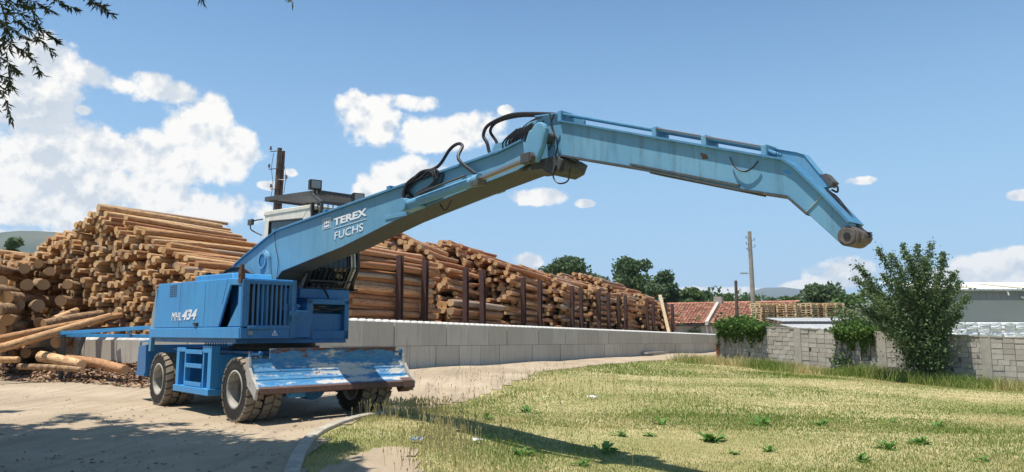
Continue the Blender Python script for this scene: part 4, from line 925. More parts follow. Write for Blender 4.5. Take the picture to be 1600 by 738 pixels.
for t in LOGS[:NI]:
    sc_, p, e, P, pid, rd, (s0_, row_, col_) = t
    o = link('log', P[4], None, p); o.rotation_euler = e
    if pid == 'butt': lb = 'thick brown log, %s from the left in the rough heap at the lower left' % ordw(bidx[id(t)])
    elif pid == 'bay': lb = 'peeled log, %s course up, %s log back, in the %s bay along the wall' % (ordw(row_ + 1), ordw(col_), ordw(bays.index(s0_) + 1))
    elif pid == 'tall': lb = 'peeled log, %s course up, %s from right, in the tall left stack' % (ordw(row_ + 1), ordw(col_))
    elif pid == 'back': lb = 'peeled log, %s course up, %s from right, in the stack behind the cab' % (ordw(row_ + 1), ordw(col_))
    else: lb = 'pale log, %s course up, %s from right, in the left edge stack' % (ordw(row_ + 1), ordw(col_))
    tag(o, lb, 'log', lab[pid][1])
VV, FF, AA, RR, MM = [], [], [], [], []; off = 0
for sc_, p, e, P, pid, rd, _k in LOGS[NI:]:
    M3 = np.array(Matrix.Rotation(e[2], 3, 'Z') @ Matrix.Rotation(e[0], 3, 'X')); V = P[0] @ M3.T + np.array(p); VV.append(V); FF.append(P[2] + off); AA.append(P[1]); MM.append(P[3] + (2 * (1 - P[3]) if pid == 'bay' else 0)); RR.append(np.full(len(V), rd)); off += len(V)
me = mesh_np('log_pile', np.concatenate(VV), np.concatenate(FF), [M_log, M_end, M_logr], np.concatenate(RR), {'along': np.concatenate(AA)}, np.concatenate(MM)); 
mmx = np.concatenate(MM); me.polygons.foreach_set('use_smooth', mmx != 1)
tag(link('log_pile', me), 'mass of stacked peeled pine logs filling the yard behind the nearest ones', 'log pile', kind='stuff')
# loose logs
def loose(a, bb_, r, m, label, name='log', n=12):
    b = MB(); a = Vector(a); c = Vector(bb_); mid = (a + c) / 2 + Vector((random.uniform(-.08, .08), 0, random.uniform(-.02, .03)))
    P = [a, a.lerp(c, .25) + (mid - (a + c) / 2) * .6, mid, a.lerp(c, .75) + (mid - (a + c) / 2) * .6, c]
    b.tube(P, r, n, taper=r * .8); me = b.mesh(name, [m, M_end]); nf = len(me.polygons)
    for q in me.polygons:
        if len(q.vertices) > 4: q.material_index = 1
        else: q.use_smooth = True
    al = me.attributes.new('along', 'FLOAT_VECTOR', 'POINT'); d = (c - a).normalized()
    buf = []
    for v in me.vertices:
        t = (v.co - a).dot(d); w = v.co - a - d * t; buf += [w.x * 5 + a.x, t * .9, w.z * 5]
    al.data.foreach_set('vector', buf)
    return tag(link(name, me), label, 'log')
def P_(px, py, Y): v = px_dir(px, py); return CAMP + v * (Y / v.y)
loose(P_(-40, 556, 19.6), P_(172, 494, 23.4), .13, M_log, 'long pale peeled log sloping up from the lower left, the upper of the crossing pair')
loose(P_(-40, 538, 20.4), P_(190, 492, 24), .11, M_log, 'thin peeled log sloping beside and just above the longest pale log')
loose(P_(68, 507, 22.6), P_(160, 490, 24.2), .15, M_bark, 'short grey barked log propped on the sloping pale logs')
loose(P_(84, 500, 23.4), P_(120, 485, 24.6), .12, M_log, 'short pale log tip sticking up behind the barked one')
loose(P_(64, 557, 21.6), P_(128, 570, 20.6), .16, M_log, 'thick pale log lying in bark litter in front of the low wall')
loose(P_(108, 561, 21.8), P_(196, 578, 20.2), .15, M_log, 'knotty pale log lying end on behind the thick one in the litter')
loose(P_(30, 573, 20.9), P_(128, 578, 20.3), .09, M_bark, 'thin grey log half sunk in the bark litter')
loose(P_(-30, 561, 21.5), P_(30, 562, 21.6), .11, M_log, 'short pale log in the litter at the left edge')
b = MB(); b.beam(P_(-30, 518, 22.6), P_(192, 512, 24.2), .12, .10); b.beam(P_(168, 505, 23.6), P_(193, 492, 24.2), .08, .10); b.beam(P_(192, 492, 24.2), P_(192, 540, 24.2), .12, .12, up=(0, 1, 0)); b.beam(P_(8, 518, 22.8), P_(8, 575, 22.8), .12, .12, up=(0, 1, 0))
tag(b.build('steel_rail', M_post), 'rusty steel rail holding back the left log stack', 'rail')
b = MB(); a0 = P_(1031, 461, 57); a1 = P_(1045, 519, 56); b.beam(a0, a1, .24, .06, up=(0, 1, 0)); tag(b.build('wooden_plank', M_pallet), 'pale plank leaning on the far end of the log bays', 'plank')
b = MB(); b.beam(P_(1008, 552, 48), P_(1040, 551, 51), .35, .12); tag(b.build('wooden_beam', M_plaster), 'low grey beam lying on the road at the wall foot', 'beam')
# drawbar
b = MB(); t0 = P_(78, 522, 22.0); b.beam(t0, P_(250, 511, 19.6), .09, .10); b.beam(t0 + Vector((.05, 0, -.03)), P_(250, 526, 21.0), .09, .10); b.beam(P_(200, 516.5, 20.4), P_(205, 525, 21.4), .07, .07); b.cyl(t0 + Vector((-.1, 0, 0)), t0 + Vector((.06, 0, 0)), .06, n=12)
db = b.build('drawbar', M_blue, None, bevel=.008); tag(db, 'blue A-shaped steel drawbar reaching left from behind the machine', 'drawbar')
b = MB(); q = P_(100, 523, 21.8); b.beam(q, (q.x, q.y, H(q.x, q.y)), .10, .10, up=(0, 1, 0)); b.beam((q.x + .6, q.y, q.z - .05), (q.x + .2, q.y, H(q.x, q.y)), .09, .09, up=(0, 1, 0)); o = b.build('shadow_stand', M_dark, db)  # dark legs added in place of the shadow marks on the low wall
# bark chips
def chips(n):
    V = []; F = []; R_ = []
    u = rng.uniform(-2.0, 1.2, n); t = rng.uniform(-9, 8.5, n); 
    x = -12.5 + .895 * t + .446 * (u - 1.4); y = 24.4 - .446 * t + .895 * (u - 1.4); keep = rng.random(n) < np.clip(1.2 - np.abs(u + .3) / 2.4, .05, 1)
    x = x[keep]; y = y[keep]; z = moundz_np(x, y)
    for i in range(len(x)):
        a = rng.uniform(0, 6.28); l = rng.uniform(.03, .16); w_ = rng.uniform(.012, .035); dz = rng.uniform(-.03, .05); ca, sa = math.cos(a), math.sin(a)
        zc = z[i] + .02; o = len(V)
        V += [(x[i] - ca * l - sa * w_, y[i] - sa * l + ca * w_, zc - dz), (x[i] - ca * l + sa * w_, y[i] - sa * l - ca * w_, zc - dz + .01), (x[i] + ca * l + sa * w_, y[i] + sa * l - ca * w_, zc + dz), (x[i] + ca * l - sa * w_, y[i] + sa * l + ca * w_, zc + dz + .01)]
        F.append((o, o + 1, o + 2, o + 3))
    return V, F
def moundz_np(x, y):
    u = (x + 12.5) * .446 + (y - 24.4) * .895; f = np.clip(1 - np.abs(u + 1.0) / 1.7, 0, 1); return hgt(x, y) + f * (.16 + .14 * nz(x, y, .8, 4) + .05 * nz(x, y, 3, 8))
V, F = chips(9000); tag(link('bark_chips', mesh_np('bark_chips', V, F, [M_chip])), 'brown bark chips littering the ground under the left stack', 'bark chips', kind='stuff')

# ------------------------------------------------------------------ cinder block wall
CA = Vector((10.9, 38.4, 0)); CB = Vector((18.0, 28.3, 0)); cdv = (CB - CA).normalized(); cn = Vector((cdv.y, -cdv.x, 0))   # cn faces the meadow
if cn.dot(Vector((0, 0, 0)) - CA) < 0: cn = -cn
cw = empty('cinder_block_wall', tuple(CA) , 0, 'weathered grey cinder block wall with missing blocks behind the meadow', 'wall')
ci = cw.location.copy()
def toc(o): o.parent = cw; o.matrix_parent_inverse = Matrix.Translation(-ci); return o
b = MB(); bh, bw = .205, .40; LW = 21.0
piers = [4.4, 8.4, 12.4, 16.6]
def wz(t): return float(np.interp(t, [0, 6, 12.3, 21], [.0, -.24, -.52, -.72]))
for r_ in range(9):
    t = -(r_ % 2) * .2
    while t < LW:
        w_ = bw if random.random() > .035 else bw * .5
        for p in piers:
            if t < p - .17 < t + w_: w_ = max(p - .17 - t, .02)
            elif p - .17 <= t < p + .17: t = p + .17
        if not (random.random() < .0 and 0 < r_ < 8) and t > -.01:
            pr = random.uniform(-.008, .012); g = .008; z0 = wz(t) + r_ * bh; dz = random.uniform(-.004, .004)
            V = [CA + cdv * tt + cn * oo + Vector((0, 0, zz)) for tt in (t + g, t + w_ - g) for oo in (.09 + pr, -.09) for zz in (z0 + g + dz, z0 + bh - g + dz)]
            b.add(V, [(0, 1, 3, 2), (4, 6, 7, 5), (0, 4, 5, 1), (2, 3, 7, 6), (0, 2, 6, 4), (1, 5, 7, 3)], 0)
            if random.random() < .07 and 0 < r_ < 8: t += random.uniform(.07, .12)
        t += w_
toc(b.build('block_panel', M_cinder, None))
b = MB()
for i in range(21):
    t = i * 1.0; V = [CA + cdv * tt + cn * oo + Vector((0, 0, wz(tt) + zz)) for tt in (t, t + 1) for oo in (.078, -.08) for zz in (-.3, 9 * bh - .01)]
    V = [CA + cdv * tt + cn * oo + Vector((0, 0, wz(tt) + zz)) for tt in (t, t + 1) for oo in (-.02, -.085) for zz in (-.3, 9 * bh - .01)]
    b.add(V, [(0, 1, 3, 2), (4, 6, 7, 5), (0, 4, 5, 1), (2, 3, 7, 6), (0, 2, 6, 4), (1, 5, 7, 3)], 0)
    # narrow mortar beds between courses, set back from the faces
    for r_ in range(10):
        V = [CA + cdv * tt + cn * oo + Vector((0, 0, wz(tt) + r_ * bh + zz)) for tt in (t, t + 1) for oo in (.080, -.02) for zz in (-.009, .009)]
        b.add(V, [(0, 1, 3, 2), (4, 6, 7, 5), (0, 4, 5, 1), (2, 3, 7, 6), (0, 2, 6, 4), (1, 5, 7, 3)], 0)
toc(b.build('mortar', M_mortar, None))
for p in piers + [.0]:
    b = MB(); w_ = .17
    V = [CA + cdv * (p + tt) + cn * oo + Vector((0, 0, wz(p) + zz)) for tt in (-w_, w_) for oo in (.115, -.12) for zz in (-.4, 9 * bh + .01)]
    b.add(V, [(0, 1, 3, 2), (4, 6, 7, 5), (0, 4, 5, 1), (2, 3, 7, 6), (0, 2, 6, 4), (1, 5, 7, 3)]); toc(b.build('pier', M_render, None))
b = MB()
for i in range(84):
    t = i * .25; z = wz(t) + 9 * bh + .002; j = random.uniform(0, .03)
    V = [CA + cdv * tt + cn * oo + Vector((0, 0, z + zz)) for tt in (t, t + .252) for oo in (.10 + j, -.11) for zz in (0, .035 + j)]
    b.add(V, [(0, 1, 3, 2), (4, 6, 7, 5), (0, 4, 5, 1), (2, 3, 7, 6), (0, 2, 6, 4), (1, 5, 7, 3)])
toc(b.build('coping', M_render, None))
# brick pillar at the road end
b = MB(); bp = Vector((10.55, 38.5, H(10.5, 38.5)))
for r_ in range(12):
    for (i, j) in ((0, 0), (1, 0), (0, 1), (1, 1)):
        b.box(i * .26 + .004, i * .26 + .252, j * .26 + .004, j * .26 + .252, r_ * .075 + .004, r_ * .075 + .071)
o = b.build('brick_pillar', M_brick, None, bp, bevel=0); o.rotation_euler = (0, 0, R(-20)); tag(o, 'short red brick pillar at the left end of the cinder wall', 'pillar')
b = MB(); b.box(-.05, .57, -.05, .57, .90, .96); b.build('cap', M_dark, o)

# ------------------------------------------------------------------ foliage helpers
def quads(c, size, asp=1.6, flat=.0, seed=0):
    g = np.random.default_rng(seed); n = len(c); a = g.normal(size=(n, 3)); a[:, 2] *= (1 - flat); a /= np.linalg.norm(a, axis=1)[:, None]
    b_ = g.normal(size=(n, 3)); b_ -= (b_ * a).sum(1)[:, None] * a; b_ /= np.linalg.norm(b_, axis=1)[:, None]
    s = (np.asarray(size) * g.uniform(.6, 1.3, n))[:, None]
    V = np.stack([c - a * s * asp / 2, c + b_ * s / 2, c + a * s * asp / 2, c - b_ * s / 2], 1).reshape(-1, 3); F = np.arange(4 * n).reshape(-1, 4)
    return V, F, np.repeat(g.random(n), 4)
def clump_points(cs, n, seed, fuzz=.25):
    g = np.random.default_rng(seed); cs = np.array(cs, float); wt = (cs[:, 3] * cs[:, 4]) ; k = g.choice(len(cs), n, p=wt / wt.sum())
    d = g.normal(size=(n, 3)); d /= np.linalg.norm(d, axis=1)[:, None]; r = (g.uniform(0, 1, n) ** .45) * (1 + g.normal(0, fuzz, n) * .4)
    return cs[k, :3] + d * r[:, None] * np.stack([cs[k, 3], cs[k, 3], cs[k, 4]], 1)
def crown_clumps(cx, cy, z0, z1, w, n, seed, shape=.0):
    rr = random.Random(seed); out = []
    for i in range(n):
        t = rr.random(); z = z0 + (z1 - z0) * t; prof = math.sin(math.pi * (.12 + .82 * t) ** (1 + shape)) ** .55 ; R0 = w / 2 * prof
        a = rr.uniform(0, 6.28); q = R0 * rr.uniform(.15, .9); s = w * rr.uniform(.12, .22)
        out.append((cx + q * math.cos(a), cy + q * math.sin(a), z - s * .3, s, s * rr.uniform(.6, .9)))
    return out
def tree(name, x, y, h, w, m, label, seed, leaves=5000, lsz=.28, zlow=.18, group=None, cat='tree', shape=0, ncl=26):
    z0 = H(x, y) if math.hypot(x, y) < 300 else 0; e = empty(name, (x, y, z0), 0, label, cat, group)
    cl = crown_clumps(0, 0, h * zlow, h * .97, w, ncl, seed, shape)
    P = clump_points(cl, leaves, seed); V, F, r_ = quads(P, lsz, 1.5, 0, seed); link('crown', mesh_np('crown', V, F, [m], r_), e)
    b = MB(); rr = random.Random(seed); b.tube([(0, 0, -.3), (rr.uniform(-.2, .2), 0, h * .3), (rr.uniform(-.4, .4), .1, h * .75)], h * .022, 8, taper=h * .006)
    for c in cl[:9]: b.tube([(0, 0, h * rr.uniform(.2, .5)), (c[0] * .5, c[1] * .5, c[2] * .85), (c[0], c[1], c[2])], h * .008, 5, taper=h * .003, spline=False)
    b.build('trunk', M_trunk, e); return e
def at(px, Y): v = px_dir(px, 500); return v.x / v.y * Y
TL = [ # px centre, top y, distance, px width, base-to-top fraction hidden, material, label
 (880, 403, 120, 84, M_leafdk, 'dark rounded tree rising behind the middle of the log bays'),
 (990, 404, 120, 82, M_leafdk, 'tallest broad tree behind the far log stacks'),
 (1046, 426, 130, 58, M_leafdk, 'dark green tree right of the tallest one behind the logs'),
 (935, 428, 140, 54, M_leafpale, 'pale feathery tree between the two dark rounded trees'),
 (1020, 444, 110, 44, M_leafpale, 'light green tree low in front of the dark ones'),
 (1082, 450, 125, 44, M_leaf, 'mid green tree above the left end of the red roof'),
 (1108, 457, 140, 36, M_leafdk, 'small dark tree above the middle of the red roof'),
 (1134, 459, 135, 34, M_leaf, 'small green tree left of the short brown pole'),
 (1160, 464, 150, 30, M_leafdk, 'small tree between the two poles'),
 (1205, 466, 160, 44, M_leafdk, 'low dark tree just right of the tall pole'),
 (1238, 464, 150, 34, M_leaf, 'pointed bright tree left of the rounded tree by the pallets'),
 (1283, 446, 110, 84, M_leafdk, 'rounded dark tree behind the pallet stacks'),
 (1330, 462, 90, 60, M_leaf, 'green tree behind the right end of the pallets'),
 (1362, 470, 80, 60, M_leafpale, 'pale willowy tree behind the tall shrub'),
 (1420, 455, 100, 70, M_leafdk, 'tree hidden behind the tall shrub'),
 (5, 361, 70, 28, M_leafdk, 'dark tree at the left edge in front of the hills'),
 (126, 341, 90, 30, M_leaf, 'treetop peeking over the tall left log stack')]
for k, (px, ty, Y, wpx, m, lb) in enumerate(TL):
    v = px_dir(px, ty); top_z = 1.5 + v.z / v.y * Y; w_ = wpx / FOCAL * Y * 1.02; x = at(px, Y); hh = top_z - (H(x, Y))
    tree('tree', x, Y, hh, max(w_ * 1.3, 4), m, lb, 40 + k, 11000, .24 + Y * .0016, .02, 'trees beyond the yard', ncl=38)
# a far-off wood closing the gaps
cl = []
rr = random.Random(5)
for px in range(820, 1500, 9):
    Y = rr.uniform(170, 210); x = at(px, Y); cl.append((x, Y, rr.uniform(1.5, 8.0) - (2.5 if px > 1180 else 0), 4.5, rr.uniform(3.0, 5.5)))
for px in range(-60, 260, 12): Y = rr.uniform(150, 170); cl.append((at(px, Y), Y, rr.uniform(2, 6), 5, 5))
P = clump_points(cl, 46000, 77); V, F, r_ = quads(P, .75, 1.4, 0, 78); tag(link('far_wood', mesh_np('far_wood', V, F, [M_leaf], r_)), 'distant belt of trees closing the view behind the yard', 'wood', kind='stuff')

# the tall multi-stemmed shrub against the cinder wall
sx, sy = 16.25, 29.2
e = empty('tall_shrub', (sx, sy, H(sx, sy)), 0, 'tall dark green many-stemmed shrub growing against the cinder wall', 'shrub')
rr = random.Random(12); pts = []; b = MB()
tips = [(1335, 435), (1372, 388), (1392, 398), (1410, 382), (1432, 384), (1455, 380), (1475, 395), (1492, 425), (1512, 462), (1500, 440), (1345, 455), (1360, 480), (1420, 400), (1445, 405), (1380, 430), (1340, 478), (1465, 430), (1480, 470), (1400, 440), (1430, 440), (1375, 510), (1500, 490), (1450, 470), (1338, 415), (1352, 440), (1365, 460)]
for k, (px, py) in enumerate(tips):
    Y = sy + rr.uniform(-1.3, .9); v = px_dir(px, py); tp = CAMP + v * (Y / v.y) - e.location; base = Vector((rr.uniform(-.35, .35), rr.uniform(-.3, .3), -.1))
    mid = base.lerp(tp, .5) + Vector((-tp.x * .22, 0, .35)); P = [base, base.lerp(mid, .5) + Vector((0, 0, .1)), mid, mid.lerp(tp, .5), tp]; b.tube(P, .035, 5, taper=.008)
    N_ = 1350
    for i in range(N_):
        t = rr.uniform(.10, 1.0) ** .8; seg = t * 4; j = min(int(seg), 3); q = P[j].lerp(P[j + 1], seg - j); sp = .25 * (1 - t) + .065
        if rr.random() < .12: sp *= 1.8
        pts.append(q + Vector((rr.gauss(0, sp), rr.gauss(0, sp), rr.gauss(0, sp * .9))))
b.build('stem', M_trunk, e)
pts = np.array([p[:] for p in pts]); pts = pts[pts[:, 2] > .1]
V, F, r_ = quads(pts, .062, 1.9, 0, 5); link('foliage', mesh_np('foliage', V, F, [M_bushleaf], r_), e)

def ivy(label, t0, t1, n, zt, zbm, out, seed, dens=None, hang=1.0):
    g = np.random.default_rng(seed); pts = []
    for i in range(n):
        t = g.uniform(t0, t1); edge_ = min(t - t0, t1 - t) / (t1 - t0) * 2
        if g.random() < .62: z = wz(t) + 9 * bh + g.normal(.06, .15) * (.5 + edge_); o = g.normal(.05, .28)
        else:
            dd = abs(mnoise.noise(Vector((t * 1.9, seed, 0)))) * 2 + .25; z = wz(t) + 9 * bh - g.uniform(0, 1) ** 1.4 * hang * dd; o = .12 + abs(g.normal(0, .07))
        pts.append(tuple(CA + cdv * t + cn * o + Vector((0, 0, z))))
    P = np.array(pts); P0 = CA + cdv * ((t0 + t1) / 2); V, F, r_ = quads(P - np.array(P0), .10, 1.3, 0, seed)
    e = empty('ivy', tuple(P0), 0, label, 'climber'); link('foliage', mesh_np('foliage', V, F, [M_ivy], r_), e)
    b = MB(); rr = random.Random(seed)
    for k in range(14):
        t = rr.uniform(t0, t1) - (t0 + t1) / 2; z = wz(t0) + 9 * bh; b.tube([cdv * t + cn * .12 + Vector((0, 0, z)), cdv * (t + rr.uniform(-.1, .1)) + cn * .13 + Vector((0, 0, z - .5)), cdv * (t + rr.uniform(-.2, .2)) + cn * .12 + Vector((0, 0, z - rr.uniform(.7, 1.3)))], .012, 4)
    b.build('stem', M_trunk, e)
ivy('green climber spilling over the left end of the cinder wall', -.2, 2.7, 5200, 0, 0, 0, 21, hang=1.3)
ivy('smaller climber hanging over the wall left of the tall shrub', 6.3, 8.1, 2600, 0, 0, 0, 22, hang=1.2)
def shrub(label, x, y, z, w, h, n, m, seed, sz=.1):
    e = empty('shrub', (x, y, z), 0, label, 'shrub'); rr = random.Random(seed); cl = [(rr.uniform(-w / 2, w / 2), rr.uniform(-.4, .4), rr.uniform(.2, h * .8), w * .22, h * .28) for i in range(12)]
    V, F, r_ = quads(clump_points(cl, n, seed), sz, 1.5, 0, seed); link('foliage', mesh_np('foliage', V, F, [m], r_), e)
    b = MB(); 
    for c in cl: b.tube([(c[0] * .2, 0, -.05), (c[0] * .7, c[1] * .5, c[2] * .6), c[:3]], .02, 4)
    b.build('stem', M_trunk, e)
shrub('bushy green shrub in front of the red-roofed house', at(1099, 72), 72, -.3, 3.2, 3.2, 3000, M_ivy, 31, .18)
shrub('dense green bush above the ivy behind the wall end', 11.9, 38.3, .05, 2.6, 2.3, 2600, M_ivy, 33, .12)
shrub('leafy bush on the wall top left of the tall shrub', at(1360, 33), 33.4, -.3, 2.6, 3.2, 5200, M_bushleaf, 32, .11)

# ------------------------------------------------------------------ buildings behind
# red roofed house lined up with the yard
a_ = Vector((.895, -.446, 0)); d_ = Vector((.446, .895, 0)); RP = Vector((at(1124, 76), 76, 0)); zr, ze = 4.55, 2.35
hs_ = empty('red_roofed_house', tuple(RP), 0, 'low house with a red tiled roof beyond the far end of the wall', 'house')
def roof_part(x0, x1, nm, rows=17):
    b = MB(); 
    for r_ in range(rows):
        f0 = r_ / rows; f1 = (r_ + 1.12) / rows; za = zr + (ze - zr) * f0 + .00; zc = zr + (ze - zr) * f1
        cols = int(abs(x1 - x0) / .32)
        for c in range(cols):
            xa = x0 + (x1 - x0) * c / cols; xb = x0 + (x1 - x0) * (c + .94) / cols; j = random.uniform(-.015, .02)
            p = [a_ * xa - d_ * (f0 * 6.2) + Vector((0, 0, za + .0)), a_ * xb - d_ * (f0 * 6.2) + Vector((0, 0, za)), a_ * xb - d_ * (f1 * 6.2) + Vector((0, 0, zc + .07 + j)), a_ * xa - d_ * (f1 * 6.2) + Vector((0, 0, zc + .07 + j))]
            m_ = [(p[0] + p[1]) / 2 + Vector((0, 0, .05)), (p[2] + p[3]) / 2 + Vector((0, 0, .05))]
            b.add([p[0], m_[0], p[1], p[2], m_[1], p[3]], [(0, 1, 4, 5), (1, 2, 3, 4)])
    b.build(nm, M_tiles, hs_)
roof_part(-9.5, -.25, 'roof'); roof_part(.25, 7.5, 'roof')
def hb_(x0, x1, y0, y1, z0, z1, m, nm):
    b = MB(); V = [a_ * x + d_ * y + Vector((0, 0, z)) for x in (x0, x1) for y in (y0, y1) for z in (z0, z1)]; b.add(V, [(0, 1, 3, 2), (4, 6, 7, 5), (0, 4, 5, 1), (2, 3, 7, 6), (0, 2, 6, 4), (1, 5, 7, 3)]); return b.build(nm, m, hs_)
hb_(-9.3, 7.3, -5.7, -.1, -.6, 2.3, M_plaster, 'wall'); hb_(-9.5, 7.5, -6.1, -6.0, 2.12, 2.28, M_dark, 'gutter')
b = MB(); 
V = [a_ * x + d_ * y + Vector((0, 0, z)) for x in (-.15, .15) for y, z in ((-6.3, 2.2), (.1, 4.5), (.1, 4.85), (-6.3, 2.55))]; b.add(V, [(0, 1, 2, 3), (7, 6, 5, 4), (0, 4, 5, 1), (1, 5, 6, 2), (2, 6, 7, 3), (3, 7, 4, 0)]); b.build('parapet', M_conc, hs_)
hb_(-.4, .4, -.6, .4, 4.3, 5.15, M_plaster, 'chimney'); b = MB()
for k in range(40): x = -9.4 + k * .43; V = [a_ * (x + dx) + d_ * dy + Vector((0, 0, z)) for dx in (0, .4) for dy, z in ((-.14, zr + .0), (0, zr + .10), (.14, zr))]; b.add(V, [(0, 1, 4, 3), (1, 2, 5, 4)])
b.build('ridge_tiles', M_tiles, hs_)
# low flat-roofed store behind the wall
fs = empty('flat_roofed_store', (17.3, 41.5, -.3), 0, 'low store with a pale sheet roof and dark edge behind the cinder wall', 'store')
b = MB()
for k in range(46):
    xx = -2.0 + k * .118; b.beam((xx + .059, .3, 2.42), (xx + .059, 3.2, 2.67), .114, .03 + .02 * (k % 2))
b.build('roof', M_sheet, fs); b = MB(); b.box(-2.05, 3.45, .18, .28, 2.28, 2.42); b.build('fascia', M_dark, fs); b = MB(); b.box(-1.9, 3.3, .3, 3.1, -.1, 2.38); b.build('wall', M_plaster, fs)
b = MB()
for k in range(44):
    xx = -2.2 + k * .125; b.beam((xx, -2.9, 1.96), (xx, .16, 2.26), .121, .02 + .02 * (k % 2))
b.build('canopy', M_sheet, fs)
for x in (-2.0, .4, 3.1): b = MB(); b.box(x, x + .08, -2.5, -2.42, -.1, 2.0); b.build('post', M_dark, fs)
# warehouse
wh = empty('warehouse', (at(1455, 46), 46, -.5), 0, 'long grey clad warehouse with a white ribbed roof at the right edge', 'warehouse')
LX = 26; b = MB(); b.box(0, LX, 0, 10, 0, 4.15)
wl_ = b.build('wall', M_wh, wh); b = MB(); b.box(-.01, LX, -.03, -.005, 4.0, 4.62)
for k in range(60): b.box(k * .44, k * .44 + .02, -.04, -.03, 4.0, 4.6)
b.build('eaves_band', M_whd, wh)
b = MB(); b.add([(-.1, -.25, 4.66), (LX, -.25, 4.66), (LX, 6, 5.48), (-.1, 6, 5.48)], [(0, 1, 2, 3)])
for k in range(88): x = -.1 + k * .3; b.add([(x, -.25, 4.665), (x + .05, -.25, 4.72), (x + .1, -.25, 4.665), (x, 6, 5.485), (x + .05, 6, 5.53), (x + .1, 6, 5.485)], [(0, 1, 4, 3), (1, 2, 5, 4)])
b.build('roof', M_roofw, wh)
for x in (2.4, 5.6, 8.9, 12.1): b = MB(); b.add([(x, -.1, 4.76), (x + .75, -.1, 4.76), (x + .75, 4.5, 5.34), (x, 4.5, 5.34)], [(0, 1, 2, 3)]); b.build('rooflight', M_sky, wh)
b = MB(); b.box(-.1, LX, -.33, -.2, 4.56, 4.67); b.build('gutter', M_grey, wh)
b = MB(); b.tube([(4.7, -.25, 4.6), (4.75, -.3, 4.3)], .05, 8, spline=False); b.tube([(5.6, -.15, 4.22), (7.3, -.5, 3.45)], .06, 8, spline=False); b.build('downpipe', M_roofw, wh)
# pallets
def pallet_mesh():
    b = MB()
    for y in (-.40, 0, .40):
        for x in (-.55, 0, .55): b.box(x - .05, x + .05, y - .05, y + .05, .022, .10)
        b.box(-.6, .6, y - .05, y + .05, 0, .022); b.box(-.6, .6, y - .05, y + .05, .10, .118) if False else None
    for k in range(7): x = -.6 + .055 + k * .1817; b.box(x - .055, x + .055, -.4, .4, .122, .144)
    for x in (-.55, 0, .55): b.box(x - .05, x + .05, -.4, .4, .100, .1215)
    return b.mesh('pallet', M_pallet)
PMs = pallet_mesh(); Yp = 47.0
cols_ = [(1192, 3.32, .5), (1212, 3.34, .45), (1232, 3.10, -.6), (1250, 3.22, -.55), (1270, 3.36, .5), (1286, 3.28, .5), (1300, 3.34, .1), (1312, 2.85, -.5), (1324, 2.82, -.5)]
names_ = ['leftmost', 'second from left', 'third from left', 'fourth from left', 'middle', 'sixth from left', 'seventh from left', 'low eighth', 'low rightmost']
for k, (px, zt, rot) in enumerate(cols_):
    z = -.25; i = 0; Y = Yp + (k % 2) * .9; x = at(px, Y)
    while z < zt:
        o = link('pallet', PMs, None, (x + random.uniform(-.03, .03), Y + random.uniform(-.04, .04), z)); o.rotation_euler = (0, 0, rot + random.uniform(-.06, .06)); z += .1445
        tag(o, 'wooden pallet, %s from the ground, in the %s stack behind the cinder wall' % (ordw(i + 1), names_[k]), 'pallet', 'pallets of the %s stack' % names_[k]); i += 1
# sacks
def sack_mesh(sd):
    bm = bmesh.new(); bmesh.ops.create_cube(bm, size=1); bmesh.ops.subdivide_edges(bm, edges=bm.edges, cuts=5, use_grid_fill=True)
    for v in bm.verts:
        x, y, z = v.co; e = max(abs(x), abs(y)) * 2; th = (1 - .22 * e ** 6); v.co = Vector((x * (1.0 - .05 * abs(z) * 2), y, z * th)); v.co += Vector(mnoise.noise_vector(v.co * 5 + Vector((sd * 3, 0, 0)))) * .028
        v.co = Vector((v.co.x * .52, v.co.y * .85, v.co.z * .185))
    me = bpy.data.meshes.new('sack'); bm.to_mesh(me); bm.free(); me.materials.append(M_bag); me.polygons.foreach_set('use_smooth', [True] * len(me.polygons)); return me
SK = [sack_mesh(i) for i in range(4)]; sn = ['stack half hidden by the shrub', 'second stack from the shrub', 'third stack from the shrub', 'stack at the right edge of the picture']
for k, px in enumerate((1500, 1537, 1576, 1615)):
    Y = 33.5; x = at(px, Y); zt = 1.93; z0 = H(x, Y)
    nl = int((zt - z0) / .15); z0 = zt - nl * .15
    for i in range(nl):
        for j in (-1, 1):
            o = link('sack', random.choice(SK), None, (x + j * .255 + random.uniform(-.02, .02), Y + random.uniform(-.03, .03), z0 + i * .15 + .08)); o.rotation_euler = (0, 0, random.uniform(-.05, .05))
            tag(o, 'white sack, %s side, %s from top, %s' % ('left' if j < 0 else 'right', ordw(nl - i), sn[k]), 'sack', 'white sacks, ' + sn[k])
# poles
def pole(name, px, Y, ztop, r, m, label, lean=0, arms=()):
    x = at(px, Y); z0 = H(x, Y) - .2; e = empty(name, (x, Y, z0), 0, label, 'pole'); b = MB(); hh = ztop - z0; b.cyl((0, 0, 0), (lean, 0, hh), r, r * .68, n=10); b.build('shaft', m, e, smooth=True)
    for (zz, sd, l) in arms:
        b = MB(); xx = lean * (zz - z0) / hh; b.tube([(xx, -r * .5, zz - z0), (xx + sd * l, -r * .5, zz - z0), (xx + sd * l, -r * .5, zz - z0 + .10)], .018, 5, spline=False); b.cyl((xx + sd * l, -r * .5, zz - z0 + .08), (xx + sd * l, -r * .5, zz - z0 + .2), .055, .03, n=8); b.build('insulator', M_porc, e)
    return e
tp_ = pole('utility_pole', 1179, 60, 9.75, .22, M_pole, 'tall weathered concrete pole with insulators left of the pallets', -.12, [(9.15, -1, .33), (9.0, 1, .33), (8.65, -1, .33), (8.45, 1, .36), (8.2, -1, .3)])
b = MB(); b.tube([(-.05, 0, 6.7), (-.5, 0, 6.72)], .03, 6); b.box(-.98, -.45, -.09, .09, 6.66, 6.76); b.build('lamp_arm', M_grey, tp_)
